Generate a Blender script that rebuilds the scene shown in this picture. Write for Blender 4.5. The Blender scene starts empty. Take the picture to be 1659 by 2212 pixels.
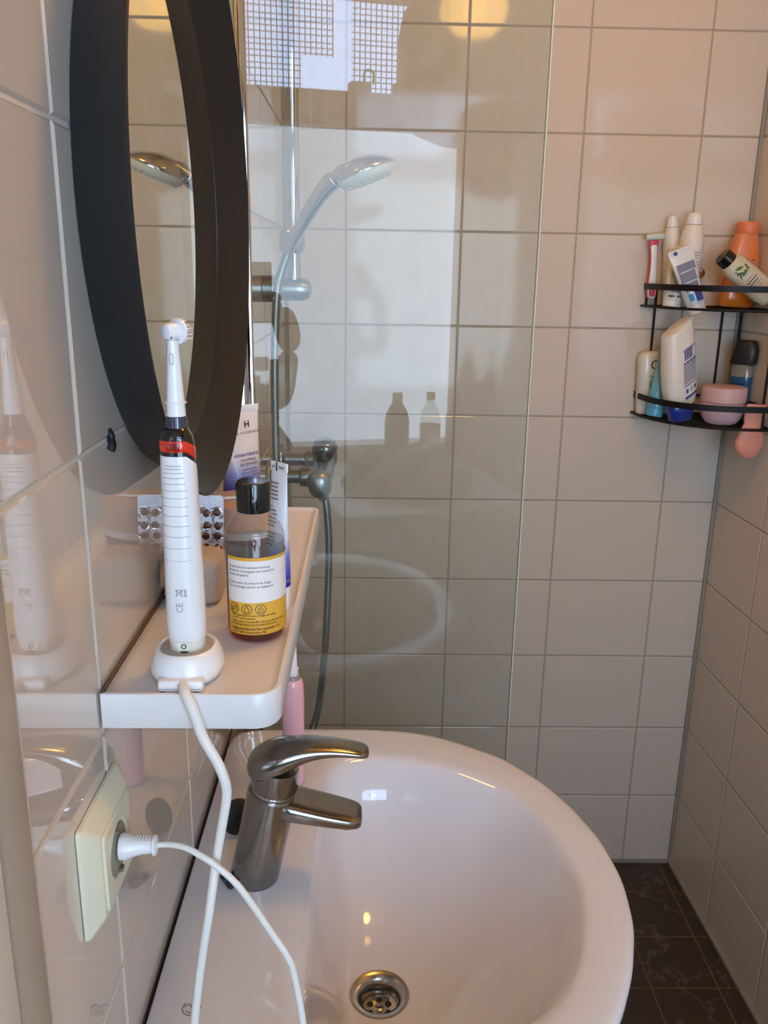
import bpy, bmesh, math, random
from mathutils import Vector, Matrix
random.seed(7)
S = bpy.context.scene
COL = S.collection
PI = math.pi

# ------------------------------------------------------------------ camera
cd = bpy.data.cameras.new('camera'); cam = bpy.data.objects.new('camera', cd); COL.objects.link(cam)
cd.sensor_fit = 'VERTICAL'; cd.sensor_height = 36.0; cd.lens = 36.0*1831.79/2212; cd.clip_start = 0.0005; cd.clip_end = 60
right = Vector((0.99973, -0.01578, 0.01632)); fwd = Vector((0.01966, 0.96121, -0.27511))
right = (right - fwd*right.dot(fwd)/fwd.length_squared).normalized(); fwd.normalize(); up = right.cross(fwd)
M = Matrix.Identity(4)
for r in range(3):
    M[r][0] = right[r]; M[r][1] = up[r]; M[r][2] = -fwd[r]
M.translation = Vector((0.18384, -1.92704, 1.52172)); cam.matrix_world = M
S.camera = cam

# ------------------------------------------------------------------ sky and exposure
W = bpy.data.worlds.new('overcast_sky'); S.world = W; W.use_nodes = True
wn = W.node_tree; bgn = wn.nodes['Background']; bgn.inputs[1].default_value = 20.0
# blue-white sky above the horizon, dim ground below it
wt = wn.nodes.new('ShaderNodeTexCoord'); wsx = wn.nodes.new('ShaderNodeSeparateXYZ'); wr_ = wn.nodes.new('ShaderNodeValToRGB')
wn.links.new(wt.outputs['Generated'], wsx.inputs[0]); wn.links.new(wsx.outputs[2], wr_.inputs[0]); wn.links.new(wr_.outputs[0], bgn.inputs[0])
wr_.color_ramp.elements[0].position = 0.0; wr_.color_ramp.elements[0].color = (.08, .09, .10, 1)
wr_.color_ramp.elements[1].position = 0.03; wr_.color_ramp.elements[1].color = (.43, .62, 1.0, 1)
LAMP_W = 0.5; LAMP_GLOW = 15.5; PANE = 8.0
S.view_settings.view_transform = 'Standard'; S.view_settings.look = 'None'
S.view_settings.gamma = 1.0; S.view_settings.use_curve_mapping = False
S.view_settings.exposure = 0.0

# ------------------------------------------------------------------ materials
def srgb(c):
    return tuple(((x/255)/12.92 if x/255 <= .04045 else ((x/255+.055)/1.055)**2.4) for x in c)
def mat(name, col, rough=.5, metal=0., spec=.5, bump=0., bscale=200., trans=0., coat=0., sss=0., var=0., vscale=8., ior=1.5):
    m = bpy.data.materials.new(name); m.use_nodes = True; nt = m.node_tree; b = nt.nodes['Principled BSDF']
    c = srgb(col)+(1,)
    b.inputs['Base Color'].default_value = c; b.inputs['Roughness'].default_value = rough; b.inputs['Metallic'].default_value = metal
    b.inputs['Specular IOR Level'].default_value = spec; b.inputs['IOR'].default_value = ior
    b.inputs['Transmission Weight'].default_value = trans; b.inputs['Coat Weight'].default_value = coat; b.inputs['Coat Roughness'].default_value = min(.05, rough)
    if sss:
        b.inputs['Subsurface Weight'].default_value = sss; b.inputs['Subsurface Radius'].default_value = (.01, .008, .006); b.inputs['Subsurface Scale'].default_value = .4
    tc = nt.nodes.new('ShaderNodeTexCoord')
    if bump:
        n = nt.nodes.new('ShaderNodeTexNoise'); n.inputs['Scale'].default_value = bscale; n.inputs['Detail'].default_value = 2
        bp = nt.nodes.new('ShaderNodeBump'); bp.inputs['Strength'].default_value = bump; bp.inputs['Distance'].default_value = .002
        nt.links.new(tc.outputs['Object'], n.inputs['Vector']); nt.links.new(n.outputs['Fac'], bp.inputs['Height']); nt.links.new(bp.outputs[0], b.inputs['Normal'])
    if var:
        n = nt.nodes.new('ShaderNodeTexNoise'); n.inputs['Scale'].default_value = vscale; n.inputs['Detail'].default_value = 4
        mx = nt.nodes.new('ShaderNodeMixRGB'); mx.inputs[1].default_value = tuple(x*(1-var) for x in c[:3])+(1,); mx.inputs[2].default_value = tuple(min(1, x*(1+var)) for x in c[:3])+(1,)
        nt.links.new(tc.outputs['Object'], n.inputs['Vector']); nt.links.new(n.outputs['Fac'], mx.inputs[0]); nt.links.new(mx.outputs[0], b.inputs['Base Color'])
    return m
def clear(name, tint, refl=1.0, haze=0., hcol=(230, 230, 225), hscale=60., f0=.043):
    """clear sheet: tinted see-through with Schlick mirror reflection, optional haze"""
    m = bpy.data.materials.new(name); m.use_nodes = True; nt = m.node_tree; nt.nodes.clear()
    N = nt.nodes.new; out = N('ShaderNodeOutputMaterial'); tr = N('ShaderNodeBsdfTransparent'); tr.inputs[0].default_value = tuple(tint)+(1,)
    gl = N('ShaderNodeBsdfGlossy'); gl.inputs['Roughness'].default_value = 0.0; gl.inputs['Color'].default_value = (refl, refl, refl, 1)
    ge = N('ShaderNodeNewGeometry'); dt = N('ShaderNodeVectorMath'); dt.operation = 'DOT_PRODUCT'
    nt.links.new(ge.outputs['Normal'], dt.inputs[0]); nt.links.new(ge.outputs['Incoming'], dt.inputs[1])
    def mth(op, a, b=None):
        q = N('ShaderNodeMath'); q.operation = op; q.use_clamp = False
        for i, v in enumerate((a, b)):
            if v is None: continue
            if isinstance(v, (int, float)): q.inputs[i].default_value = v
            else: nt.links.new(v, q.inputs[i])
        return q.outputs[0]
    c = mth('ABSOLUTE', dt.outputs['Value']); c = mth('SUBTRACT', 1.0, c); c = mth('POWER', c, 5.0); c = mth('MULTIPLY', c, 1-f0); c = mth('ADD', c, f0)
    mx = N('ShaderNodeMixShader'); nt.links.new(c, mx.inputs[0]); nt.links.new(tr.outputs[0], mx.inputs[1]); nt.links.new(gl.outputs[0], mx.inputs[2])
    res = mx.outputs[0]
    if haze:
        df = N('ShaderNodeBsdfDiffuse'); df.inputs[0].default_value = srgb(hcol)+(1,)
        tcn = N('ShaderNodeTexCoord'); n = N('ShaderNodeTexNoise'); n.inputs['Scale'].default_value = hscale; n.inputs['Detail'].default_value = 6
        mp = N('ShaderNodeMapping'); mp.inputs['Scale'].default_value = (1, 1, .6); nt.links.new(tcn.outputs['Object'], mp.inputs[0]); nt.links.new(mp.outputs[0], n.inputs['Vector'])
        rp = N('ShaderNodeMapRange'); rp.inputs[1].default_value = .45; rp.inputs[2].default_value = .8; rp.inputs[3].default_value = haze*.35; rp.inputs[4].default_value = haze*1.6
        nt.links.new(n.outputs['Fac'], rp.inputs[0])
        m2 = N('ShaderNodeMixShader'); nt.links.new(rp.outputs[0], m2.inputs[0]); nt.links.new(res, m2.inputs[1]); nt.links.new(df.outputs[0], m2.inputs[2]); res = m2.outputs[0]
    nt.links.new(res, out.inputs[0]); return m
def emit(name, col, st, clearmix=0.):
    m = bpy.data.materials.new(name); m.use_nodes = True; nt = m.node_tree; nt.nodes.clear()
    out = nt.nodes.new('ShaderNodeOutputMaterial'); e = nt.nodes.new('ShaderNodeEmission'); e.inputs[0].default_value = tuple(col)+(1,); e.inputs[1].default_value = st
    if clearmix:
        t = nt.nodes.new('ShaderNodeBsdfTransparent'); a = nt.nodes.new('ShaderNodeAddShader')
        t.inputs[0].default_value = (clearmix, clearmix, clearmix, 1)
        nt.links.new(e.outputs[0], a.inputs[0]); nt.links.new(t.outputs[0], a.inputs[1]); nt.links.new(a.outputs[0], out.inputs[0])
    else: nt.links.new(e.outputs[0], out.inputs[0])
    return m
def ramp_mat(name, stops, axis=2, rough=.35, coat=.3):
    """printed colour bands along the object's own axis; stops = [(metres, rgb255)]"""
    m = bpy.data.materials.new(name); m.use_nodes = True; nt = m.node_tree; b = nt.nodes['Principled BSDF']
    b.inputs['Roughness'].default_value = rough; b.inputs['Coat Weight'].default_value = coat
    tc = nt.nodes.new('ShaderNodeTexCoord'); sp = nt.nodes.new('ShaderNodeSeparateXYZ'); nt.links.new(tc.outputs['Object'], sp.inputs[0])
    lo, hi = stops[0][0], stops[-1][0]; mr = nt.nodes.new('ShaderNodeMapRange'); mr.inputs[1].default_value = lo; mr.inputs[2].default_value = hi
    nt.links.new(sp.outputs[axis], mr.inputs[0]); cr = nt.nodes.new('ShaderNodeValToRGB'); el = cr.color_ramp.elements
    while len(el) < len(stops): el.new(.5)
    for e, (p, c) in zip(el, stops): e.position = (p-lo)/(hi-lo); e.color = srgb(c)+(1,)
    nt.links.new(mr.outputs[0], cr.inputs[0]); nt.links.new(cr.outputs[0], b.inputs['Base Color']); return m

GLAZE = dict(rough=.06, spec=.28, bump=.035, bscale=9., var=.012, vscale=5.)
m_tile = mat('cream_glaze', (213, 201, 186), **GLAZE)
m_tileL = mat('cream_gloss_glaze', (210, 199, 187), rough=.008, spec=1.0, coat=.6, bump=.006, bscale=7., var=.012, vscale=5.)
m_grout = mat('sand_grout', (170, 160, 146), .85, var=.12, vscale=30.)
m_groutL = mat('pale_grout', (205, 198, 186), .8, var=.1, vscale=30.)
m_seal = mat('grey_silicone', (150, 146, 136), .5, var=.1)
m_paint = mat('white_paint', (226, 222, 212), .6, var=.02)
m_trim = mat('beige_paint', (176, 164, 146), .45, var=.02)
m_trimw = mat('off_white_gloss', (222, 221, 208), .35)
m_chrome = mat('chrome', (200, 200, 202), .06, 1.0)
m_chromed = mat('limescaled_chrome', (150, 148, 144), .16, 1.0, bump=.03, bscale=900., var=.18, vscale=120.)
m_steel = mat('brushed_steel', (176, 172, 166), .22, 1.0)
m_satin = mat('satin_chrome', (158, 160, 160), .3, 1.0)
m_glass = clear('shower_glass', (.90, .925, .905), 1.0, haze=.034, hcol=(222, 232, 236), f0=.021)  # limescale haze, raised and tinted pale to paint in a reflection
m_black = mat('black_powder_coat', (24, 26, 28), .45, bump=.08, bscale=1500.)
m_mirror = mat('mirror_silver', (232, 230, 222), .0, 1.0)
m_white = mat('white_plastic', (236, 236, 236), .28, coat=.3)
m_whitew = mat('warm_white_plastic', (232, 228, 214), .35)
m_shelf = mat('white_shelf_enamel', (226, 222, 220), .22, spec=.5)
m_ceram = mat('white_ceramic', (213, 213, 219), .05, spec=.6)
m_cable = mat('white_cable', (232, 230, 224), .4)
m_cream = mat('cream_plastic', (226, 222, 196), .35)
m_dark = mat('dark_plastic', (16, 16, 18), .15, coat=.5)
m_matteblack = mat('black_rubber', (18, 20, 26), .5)
m_ink = mat('dark_ink', (34, 34, 40), .6)
m_grey = mat('grey_ink', (150, 152, 152), .6)
m_blueink = mat('blue_ink', (48, 52, 150), .6)
m_red = mat('red_translucent_band', (226, 46, 14), .15, coat=.6)
m_redd = mat('dark_red_lens', (130, 24, 10), .2, coat=.6)
m_navy = mat('navy_clear_collar', (52, 54, 74), .12, coat=.6)

# ------------------------------------------------------------------ object helpers
def thing(name, label, cat, loc=(0, 0, 0), rot=(0, 0, 0), group=None):
    o = bpy.data.objects.new(name, None); COL.objects.link(o); o.location = loc; o.rotation_euler = rot; o.empty_display_size = .01
    o['label'] = label; o['category'] = cat
    if group: o['group'] = group
    return o
def tag(o, label, cat, group=None):
    o['label'] = label; o['category'] = cat
    if group: o['group'] = group
    return o
def link(name, me, m, parent=None, loc=(0, 0, 0), rot=(0, 0, 0), smooth=True, sub=0):
    o = bpy.data.objects.new(name, me); COL.objects.link(o); o.location = loc; o.rotation_euler = rot
    if m and not me.materials: me.materials.append(m)
    if parent: o.parent = parent
    if smooth:
        for p in me.polygons: p.use_smooth = True
    if sub:
        md = o.modifiers.new('sub', 'SUBSURF'); md.levels = sub; md.render_levels = sub
    return o
def bm_obj(name, bm, m, parent=None, smooth=True, angle=None, loc=(0, 0, 0), rot=(0, 0, 0), sub=0):
    bmesh.ops.recalc_face_normals(bm, faces=bm.faces)
    if angle is not None:
        for e in bm.edges:
            if len(e.link_faces) == 2 and e.calc_face_angle(0) > angle: e.smooth = False
    me = bpy.data.meshes.new(name); bm.to_mesh(me); bm.free()
    return link(name, me, m, parent, loc, rot, smooth, sub)
def add_box(bm, c, s, bev=0., seg=2, R=None):
    b = bmesh.new(); bmesh.ops.create_cube(b, size=1.0)
    for v in b.verts: v.co = Vector((v.co.x*s[0], v.co.y*s[1], v.co.z*s[2]))
    if bev: bmesh.ops.bevel(b, geom=b.edges[:], offset=bev, segments=seg, profile=.5, affect='EDGES')
    for v in b.verts:
        if R is not None: v.co = R @ v.co
        v.co += Vector(c)
    me = bpy.data.meshes.new('t'); b.to_mesh(me); b.free(); bm.from_mesh(me); bpy.data.meshes.remove(me)
def box(name, c, s, m, parent=None, bev=0., seg=2, R=None):
    bm = bmesh.new(); add_box(bm, c, s, bev, seg, R); return bm_obj(name, bm, m, parent, smooth=bev > 0, angle=.9)
def add_loft(bm, secs, cap0=True, cap1=True, closed=True):
    rows = [[bm.verts.new(p) for p in s] for s in secs]; n = len(rows[0])
    for a, b in zip(rows, rows[1:]):
        for i in range(n if closed else n-1):
            j = (i+1) % n; bm.faces.new((a[i], a[j], b[j], b[i]))
    if cap0: bm.faces.new(rows[0][::-1])
    if cap1: bm.faces.new(rows[-1])
def loft(name, secs, m, parent=None, cap0=True, cap1=True, angle=.9, sub=0):
    bm = bmesh.new(); add_loft(bm, secs, cap0, cap1); return bm_obj(name, bm, m, parent, angle=angle, sub=sub)
def ring(c, rx, ry, n=32, p=2.0, ux=Vector((1, 0, 0)), uy=Vector((0, 1, 0)), ph=0.):
    c = Vector(c); out = []
    for i in range(n):
        a = 2*PI*i/n+ph; ca, sa = math.cos(a), math.sin(a)
        out.append(c + ux*(rx*math.copysign(abs(ca)**(2/p), ca)) + uy*(ry*math.copysign(abs(sa)**(2/p), sa)))
    return out
def frame(d):
    d = Vector(d).normalized(); a = Vector((0, 0, 1)) if abs(d.z) < .9 else Vector((0, 1, 0)); u = a.cross(d).normalized(); return u, d.cross(u).normalized()
def lathe(name, prof, m, parent=None, c=(0, 0, 0), axis=(0, 0, 1), n=40, cap0=True, cap1=True, angle=.7):
    """prof = [(radius, height along axis)]"""
    ax = Vector(axis).normalized(); u, v = frame(ax); c = Vector(c)
    return loft(name, [ring(c+ax*h, max(r, 1e-5), max(r, 1e-5), n, 2, u, v) for r, h in prof], m, parent, cap0, cap1, angle)
def smooth_path(pts, k=8):
    P = [Vector(p) for p in pts]; out = []
    for i in range(len(P)-1):
        p0 = P[max(i-1, 0)]; p1 = P[i]; p2 = P[i+1]; p3 = P[min(i+2, len(P)-1)]
        for s in range(k):
            t = s/k
            out.append(.5*((2*p1)+(p2-p0)*t+(2*p0-5*p1+4*p2-p3)*t*t+(3*p1-p0-3*p2+p3)*t**3))
    out.append(P[-1]); return out
def add_tube(bm, pts, r, n=12, k=8, smooth=True, cap=True):
    P = smooth_path(pts, k) if smooth else [Vector(p) for p in pts]
    N = len(P); secs = []; u = None
    for i in range(N):
        d = (P[min(i+1, N-1)]-P[max(i-1, 0)]).normalized()
        if u is None: u, _ = frame(d)
        u = (u - d*u.dot(d)).normalized(); v = d.cross(u)
        rr = r if isinstance(r, (int, float)) else r[0]+(r[1]-r[0])*i/(N-1)
        secs.append(ring(P[i], rr, rr, n, 2, u, v))
    add_loft(bm, secs, cap, cap)
def tube(name, pts, r, m, parent=None, n=12, k=8, smooth=True):
    bm = bmesh.new(); add_tube(bm, pts, r, n, k, smooth); return bm_obj(name, bm, m, parent, angle=1.0)
def text(name, s, size, m, parent, origin, ux, uy, align='LEFT', wrap=None, bold=0., sx=1.0, spacing=1.0, lift=0.0002):
    """flat print. wrap=(cx,cy,radius,angle0): wraps the line round a vertical cylinder (parent space)"""
    cu = bpy.data.curves.new('t', 'FONT'); cu.body = s; cu.size = size; cu.align_x = align; cu.space_character = spacing; cu.space_line = 1.0
    cu.offset = bold*size; cu.resolution_u = 2
    ob = bpy.data.objects.new('t', cu); COL.objects.link(ob); bpy.context.view_layer.update()
    me = bpy.data.meshes.new_from_object(ob.evaluated_get(bpy.context.evaluated_depsgraph_get())); me.name = name
    bpy.data.objects.remove(ob); bpy.data.curves.remove(cu)
    ux = Vector(ux); uy = Vector(uy); o = Vector(origin); nz = ux.cross(uy)
    for v in me.vertices:
        x, y = v.co.x*sx, v.co.y
        if wrap:
            cx, cy, r, a0 = wrap; a = a0 + x/r; rr = r+lift
            v.co = Vector((cx+rr*math.sin(a), cy-rr*math.cos(a), o.z+y))
        else: v.co = o+ux*x+uy*y+nz*lift
    me.materials.clear()
    return link(name, me, m, parent, smooth=False)
def struct(o): o['kind'] = 'structure'; return o

# ------------------------------------------------------------------ room
ROW0 = 2.0028; ROWS = [ROW0+.2*k for k in (2, 1)]+[ROW0-.2*k for k in range(0, 11)]
RW = lambda y: 1.0087+.03616*abs(y)
CEIL = 2.43; REAR = -2.7
def tile_mesh(w, h):
    key = (round(w, 3), round(h, 3))
    if key in _tm: return _tm[key]
    bm = bmesh.new(); e = .0016; d = .006
    def rect(i, z): return [(-w/2+i, -h/2+i, z), (w/2-i, -h/2+i, z), (w/2-i, h/2-i, z), (-w/2+i, h/2-i, z)]
    add_loft(bm, [rect(0, -d), rect(0, -e*.55), rect(e, 0)], False, True)
    bmesh.ops.recalc_face_normals(bm, faces=bm.faces); me = bpy.data.meshes.new('tile'); bm.to_mesh(me); bm.free(); _tm[key] = me; return me
_tm = {}
G = .0036
def tiles(parent, m, us, vs, place, tilt=.0016):
    """us, vs = joint positions along the wall; place(u, v) -> matrix with z pointing out of the wall"""
    _tm.clear()
    for a, b in zip(us, us[1:]):
        for c, d in zip(vs, vs[1:]):
            w, h = abs(b-a)-G, abs(d-c)-G
            if w < .006 or h < .006: continue
            me = tile_mesh(w, h)
            if not me.materials: me.materials.append(m)
            o = bpy.data.objects.new('tile', me); COL.objects.link(o); o.parent = parent
            o.matrix_local = place((a+b)/2, (c+d)/2) @ Matrix.Rotation(random.gauss(0, tilt), 4, 'X') @ Matrix.Rotation(random.gauss(0, tilt), 4, 'Y')
def basis(x, y, z, p):
    Mx = Matrix.Identity(4)
    for r in range(3): Mx[r][0] = x[r]; Mx[r][1] = y[r]; Mx[r][2] = z[r]; Mx[r][3] = p[r]
    return Mx
GD = .0016  # joint depth
# left wall, doorway behind the photographer
wl = struct(box('wall_left', (-.05-GD, -.76, 1.23), (.1, 1.52, 2.46), m_groutL))
tiles(wl, m_tileL, [-1.5245]+[-1.394+.25*k for k in range(6)]+[0.], ROWS[::-1], lambda u, v: basis((0, 1, 0), (0, 0, 1), (1, 0, 0), (0, u, v)))
wb = struct(box('wall_back', (.53, .05+GD, 1.23), (1.3, .1, 2.46), m_grout))
tiles(wb, m_tile, [0.002, .1304, .3804, .6304, .8804, 1.0066], ROWS[::-1], lambda u, v: basis((1, 0, 0), (0, 0, 1), (0, -1, 0), (u, 0, v)))
ang = math.atan(.03616); rd = Vector((math.sin(ang), -math.cos(ang), 0)); rn = Vector((-math.cos(ang), -math.sin(ang), 0))
bm = bmesh.new(); add_box(bm, (0, 0, 1.23), (.1, 2.84, 2.46))
Rz = Matrix.Rotation(ang, 4, 'Z')
for v in bm.verts: v.co = Rz @ v.co + Vector((1.0087, 0, 0)) + rd*1.4 - rn*(.05+GD)
wr = struct(bm_obj('wall_right', bm, m_grout, smooth=False))
c0 = Vector((1.0087, 0, 0))
tiles(wr, m_tile, [.004, .232]+[.482+.25*k for k in range(6)], ROWS[::-1], lambda u, v: basis(rd*-1, Vector((0, 0, 1)), rn, c0+rd*u+Vector((0, 0, v))))
fl = struct(box('floor', (.2, -1.35, -.05-GD), (2.9, 3.1, .1), mat('dark_joint', (118, 94, 62), .9, var=.2, vscale=20.)))
m_floor = mat('dark_brown_floor_tile', (66, 52, 44), .32, spec=.4, bump=.25, bscale=45., var=.22, vscale=25.)
# limescale tide marks on the floor tiles: thin pale contour lines of a noise field
nt = m_floor.node_tree; b = nt.nodes['Principled BSDF']; src = b.inputs['Base Color'].links[0].from_socket
ge = nt.nodes.new('ShaderNodeNewGeometry'); n1 = nt.nodes.new('ShaderNodeTexNoise'); n1.inputs['Scale'].default_value = 9; n1.inputs['Detail'].default_value = 5
nt.links.new(ge.outputs['Position'], n1.inputs['Vector'])
sb = nt.nodes.new('ShaderNodeMath'); sb.operation = 'SUBTRACT'; sb.inputs[1].default_value = .56; nt.links.new(n1.outputs['Fac'], sb.inputs[0])
ab = nt.nodes.new('ShaderNodeMath'); ab.operation = 'ABSOLUTE'; nt.links.new(sb.outputs[0], ab.inputs[0])
mr = nt.nodes.new('ShaderNodeMapRange'); mr.inputs[1].default_value = 0; mr.inputs[2].default_value = .018; mr.inputs[3].default_value = .30; mr.inputs[4].default_value = 0
nt.links.new(ab.outputs[0], mr.inputs[0]); mx = nt.nodes.new('ShaderNodeMixRGB'); mx.inputs[2].default_value = srgb((150, 138, 128))+(1,)
nt.links.new(mr.outputs[0], mx.inputs[0]); nt.links.new(src, mx.inputs[1]); nt.links.new(mx.outputs[0], b.inputs['Base Color'])
tiles(fl, m_floor, [.976-.15*k for k in range(7, -1, -1)]+[1.056], [-.116-.152*k for k in range(10, -1, -1)]+[-.003], lambda u, v: basis((1, 0, 0), (0, 1, 0), (0, 0, 1), (u, v, 0)))
struct(box('ceiling', (.2, -1.35, CEIL+.05), (3.0, 3.2, .1), mat('warm_cream_ceiling', (188, 156, 112), .7)))
# silicone joints in the corners
bm = bmesh.new(); add_box(bm, (.5, -.004, .004), (1.0, .008, .008))
add_box(bm, (1.0053, -.003, 1.25), (.007, .007, 2.5))
t1 = struct(bm_obj('trim_1', bm, m_seal, smooth=False))
bm = bmesh.new(); p = c0+rd*.75+rn*.004; add_box(bm, (p.x, p.y, .004), (.008, 1.5, .008), R=Rz.to_3x3())
struct(bm_obj('trim_2', bm, m_seal, smooth=False))
struct(box('trim_3', (.002, -.0035, 1.25), (.004, .007, 2.5), m_seal))
# door casing at the end of the tiled wall
d1 = struct(bpy.data.objects.new('door_1', None)); COL.objects.link(d1); d1.location = (0, -1.545, 0)
def cbox(name, c, s, m, par, bev=0.): return box(name, Vector(c)-par.location, s, m, par, bev)
cbox('casing', (-.0485, -1.5455, 1.23), (.104, .041, 2.46), m_trim, d1, .006)
cbox('jamb', (-.055, -1.600, 1.23), (.12, .068, 2.46), m_trimw, d1, .004)
cbox('jamb', (-.055, -2.47, 1.23), (.12, .06, 2.46), m_trimw, d1, .004)
cbox('lintel', (-.055, -2.04, 2.23), (.12, .80, .46), m_trimw, d1, .004)
struct(box('wall_doorside', (-.055, -2.61, 1.23), (.1, .2, 2.46), m_paint))
# hall beyond the doorway
struct(box('wall_hall', (-1.2, -2.0, 1.23), (.1, 2.2, 2.46), m_paint))
struct(box('wall_hall_side', (-.62, -1.25, 1.23), (1.1, .1, 2.46), m_paint))
struct(box('wall_hall_end', (-.6, -2.78, 1.23), (1.15, .12, 2.46), m_paint))
# rear wall with window
WX0, WX1, WZ0, WZ1, WZ2, WZ3 = .10, .965, .905, 1.975, 2.085, 2.38
bm = bmesh.new()
for c, s in (((.03, REAR-.06, 1.23), (.14, .12, 2.46)), (((WX1+1.25)/2, REAR-.06, 1.23), (1.25-WX1, .12, 2.46)),
             (((WX0+WX1)/2, REAR-.06, WZ0/2), (WX1-WX0, .12, WZ0)), (((WX0+WX1)/2, REAR-.06, (WZ3+2.46)/2), (WX1-WX0, .12, 2.46-WZ3))): add_box(bm, c, s)
struct(bm_obj('wall_rear', bm, m_paint, smooth=False))
w1 = struct(bpy.data.objects.new('window_1', None)); COL.objects.link(w1); w1.location = ((WX0+WX1)/2, REAR-.06, WZ0)
m_frame = mat('brown_window_wood', (120, 92, 66), .5, var=.15, vscale=20.)
xc = (WX0+WX1)/2; ww = WX1-WX0
m_pane = emit('sunlit_frosted_pane', (.72, .92, 1.17), PANE)
cbox('pane', (xc, REAR-.07, (WZ0+WZ1)/2), (ww-.02, .008, WZ1-WZ0), m_pane, w1)
cbox('transom_bar', (xc, REAR-.04, (WZ1+WZ2)/2), (ww, .07, WZ2-WZ1), m_frame, w1, .004)
cbox('frame_side', (WX0+.006, REAR-.045, (WZ0+WZ3)/2), (.012, .06, WZ3-WZ0), m_frame, w1)
cbox('frame_side', (WX1-.006, REAR-.045, (WZ0+WZ3)/2), (.012, .06, WZ3-WZ0), m_frame, w1)
cbox('window_sill', (xc, REAR+.012, WZ0-.008), (ww+.04, .05, .016), m_trimw, w1, .003)
cbox('latch', (.585, REAR+.005, WZ2+.008), (.075, .03, .03), m_frame, w1, .004)
bm = bmesh.new(); add_tube(bm, [(.60, REAR+.01, WZ2+.02), (.60, REAR+.01, WZ2+.055), (.615, REAR+.01, WZ2+.062), (.63, REAR+.01, WZ2+.055), (.63, REAR+.01, WZ2+.02)], .004, 8, 4)
for v in bm.verts: v.co -= w1.location
bm_obj('latch_ring', bm, m_frame, w1)
bm = bmesh.new(); st = .0182; x = WX0+.02
while x < WX1-.015:
    gap = .505 < x < .565
    if not gap:
        lo = WZ2+(.10 if .40 < x <= .505 else 0)
        add_box(bm, (x, REAR-.03, (lo+WZ3)/2), (.0030, .0030, WZ3-lo))
    x += st
z = WZ2+.015
while z < WZ3:
    segs = [(WX0+.01, .505), (.565, WX1-.01)]
    if z < WZ2+.10: segs[0] = (WX0+.01, .40)
    for a, b_ in segs: add_box(bm, ((a+b_)/2, REAR-.03, z+random.gauss(0, .0012)), (b_-a, .0030, .0030))
    z += st
for v in bm.verts: v.co -= w1.location
nm = bm_obj('insect_mesh', bm, mat('mesh_wire', (34, 31, 30), .7), w1, smooth=False); nm['kind'] = 'stuff'
# the sky seen through the open transom reaches the room through this opening
pl = bpy.data.lights.new('sky_portal', 'AREA'); pl.shape = 'RECTANGLE'; pl.size = ww; pl.size_y = WZ3-WZ2; pl.cycles.is_portal = True
po = bpy.data.objects.new('sky_portal', pl); COL.objects.link(po); po.location = (xc, REAR-.10, (WZ2+WZ3)/2); po.rotation_euler = (PI/2, 0, PI)

# ------------------------------------------------------------------ ceiling lamp
LX, LY = .497, -1.0
t = thing('ceiling_lamp', 'round glowing orange ceiling lamp, mirrored in the topmost tiles of back wall', 'lamp', (LX, LY, CEIL))
lathe('rod', [(.008, -.05), (.008, -.02), (.05, -.018), (.05, 0)], m_white, t)
lathe('mount', [(.055, -.075), (.07, -.06), (.05, -.035), (.009, -.025)], m_white, t)
lathe('globe', [(.02, -.215), (.06, -.205), (.095, -.17), (.105, -.135), (.095, -.10), (.055, -.072)], emit('warm_opal_globe', (1.0, .55, .12), LAMP_GLOW, .9), t)
li = bpy.data.lights.new('bulb', 'POINT'); li.energy = LAMP_W; li.color = (1.0, .42, .05); li.shadow_soft_size = .035
lo_ = bpy.data.objects.new('bulb', li); COL.objects.link(lo_); lo_.parent = t; lo_.location = (0, 0, -.135)
lo_['label'] = 'warm bulb inside the globe'

# ------------------------------------------------------------------ glass shower screen
GA = .1155; gt = thing('shower_screen', 'clear glass shower screen panel behind the basin, in chrome wall profile', 'shower screen', (0, -.82, 0), (0, 0, math.atan(GA)))
box('glass_pane', (.215, 0, 1.17), (.378, .006, 2.2), m_glass, gt)
bm = bmesh.new(); add_box(bm, (.0135, 0, 1.17), (.023, .022, 2.2), .003); bm_obj('wall_profile', bm, m_chrome, gt, angle=.9)
bm = bmesh.new(); add_box(bm, (.0305, 0, 1.17), (.0095, .013, 2.2), .002); bm_obj('clamp_strip', bm, m_chrome, gt, angle=.9)
box('polished_edge', (.4052, 0, 1.17), (.0016, .0058, 2.2), mat('glass_edge_green', (196, 200, 182), .15, coat=.5), gt)
box('foot_seal', (.215, 0, .035), (.378, .012, .07), mat('clear_seal', (150, 155, 152), .3), gt, .003)

# ------------------------------------------------------------------ round mirror
MY, MZ = -1.143, 1.572
t = thing('round_mirror', 'round wall mirror with a wide dished black frame over the shelf', 'mirror', (.0008, MY, MZ))
lathe('frame', [(.2185, .004), (.223, 0), (.2513, .0395), (.2518, .0415), (.2500, .0425), (.2485, .0412), (.2190, .0125), (.2165, .0118), (.2165, .006)], m_black, t, axis=(1, 0, 0), n=128, cap0=False, cap1=False, angle=.5)
lathe('mirror_glass', [(.2178, .004), (.2178, .0114)], m_mirror, t, axis=(1, 0, 0), n=128, angle=.05)

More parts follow.
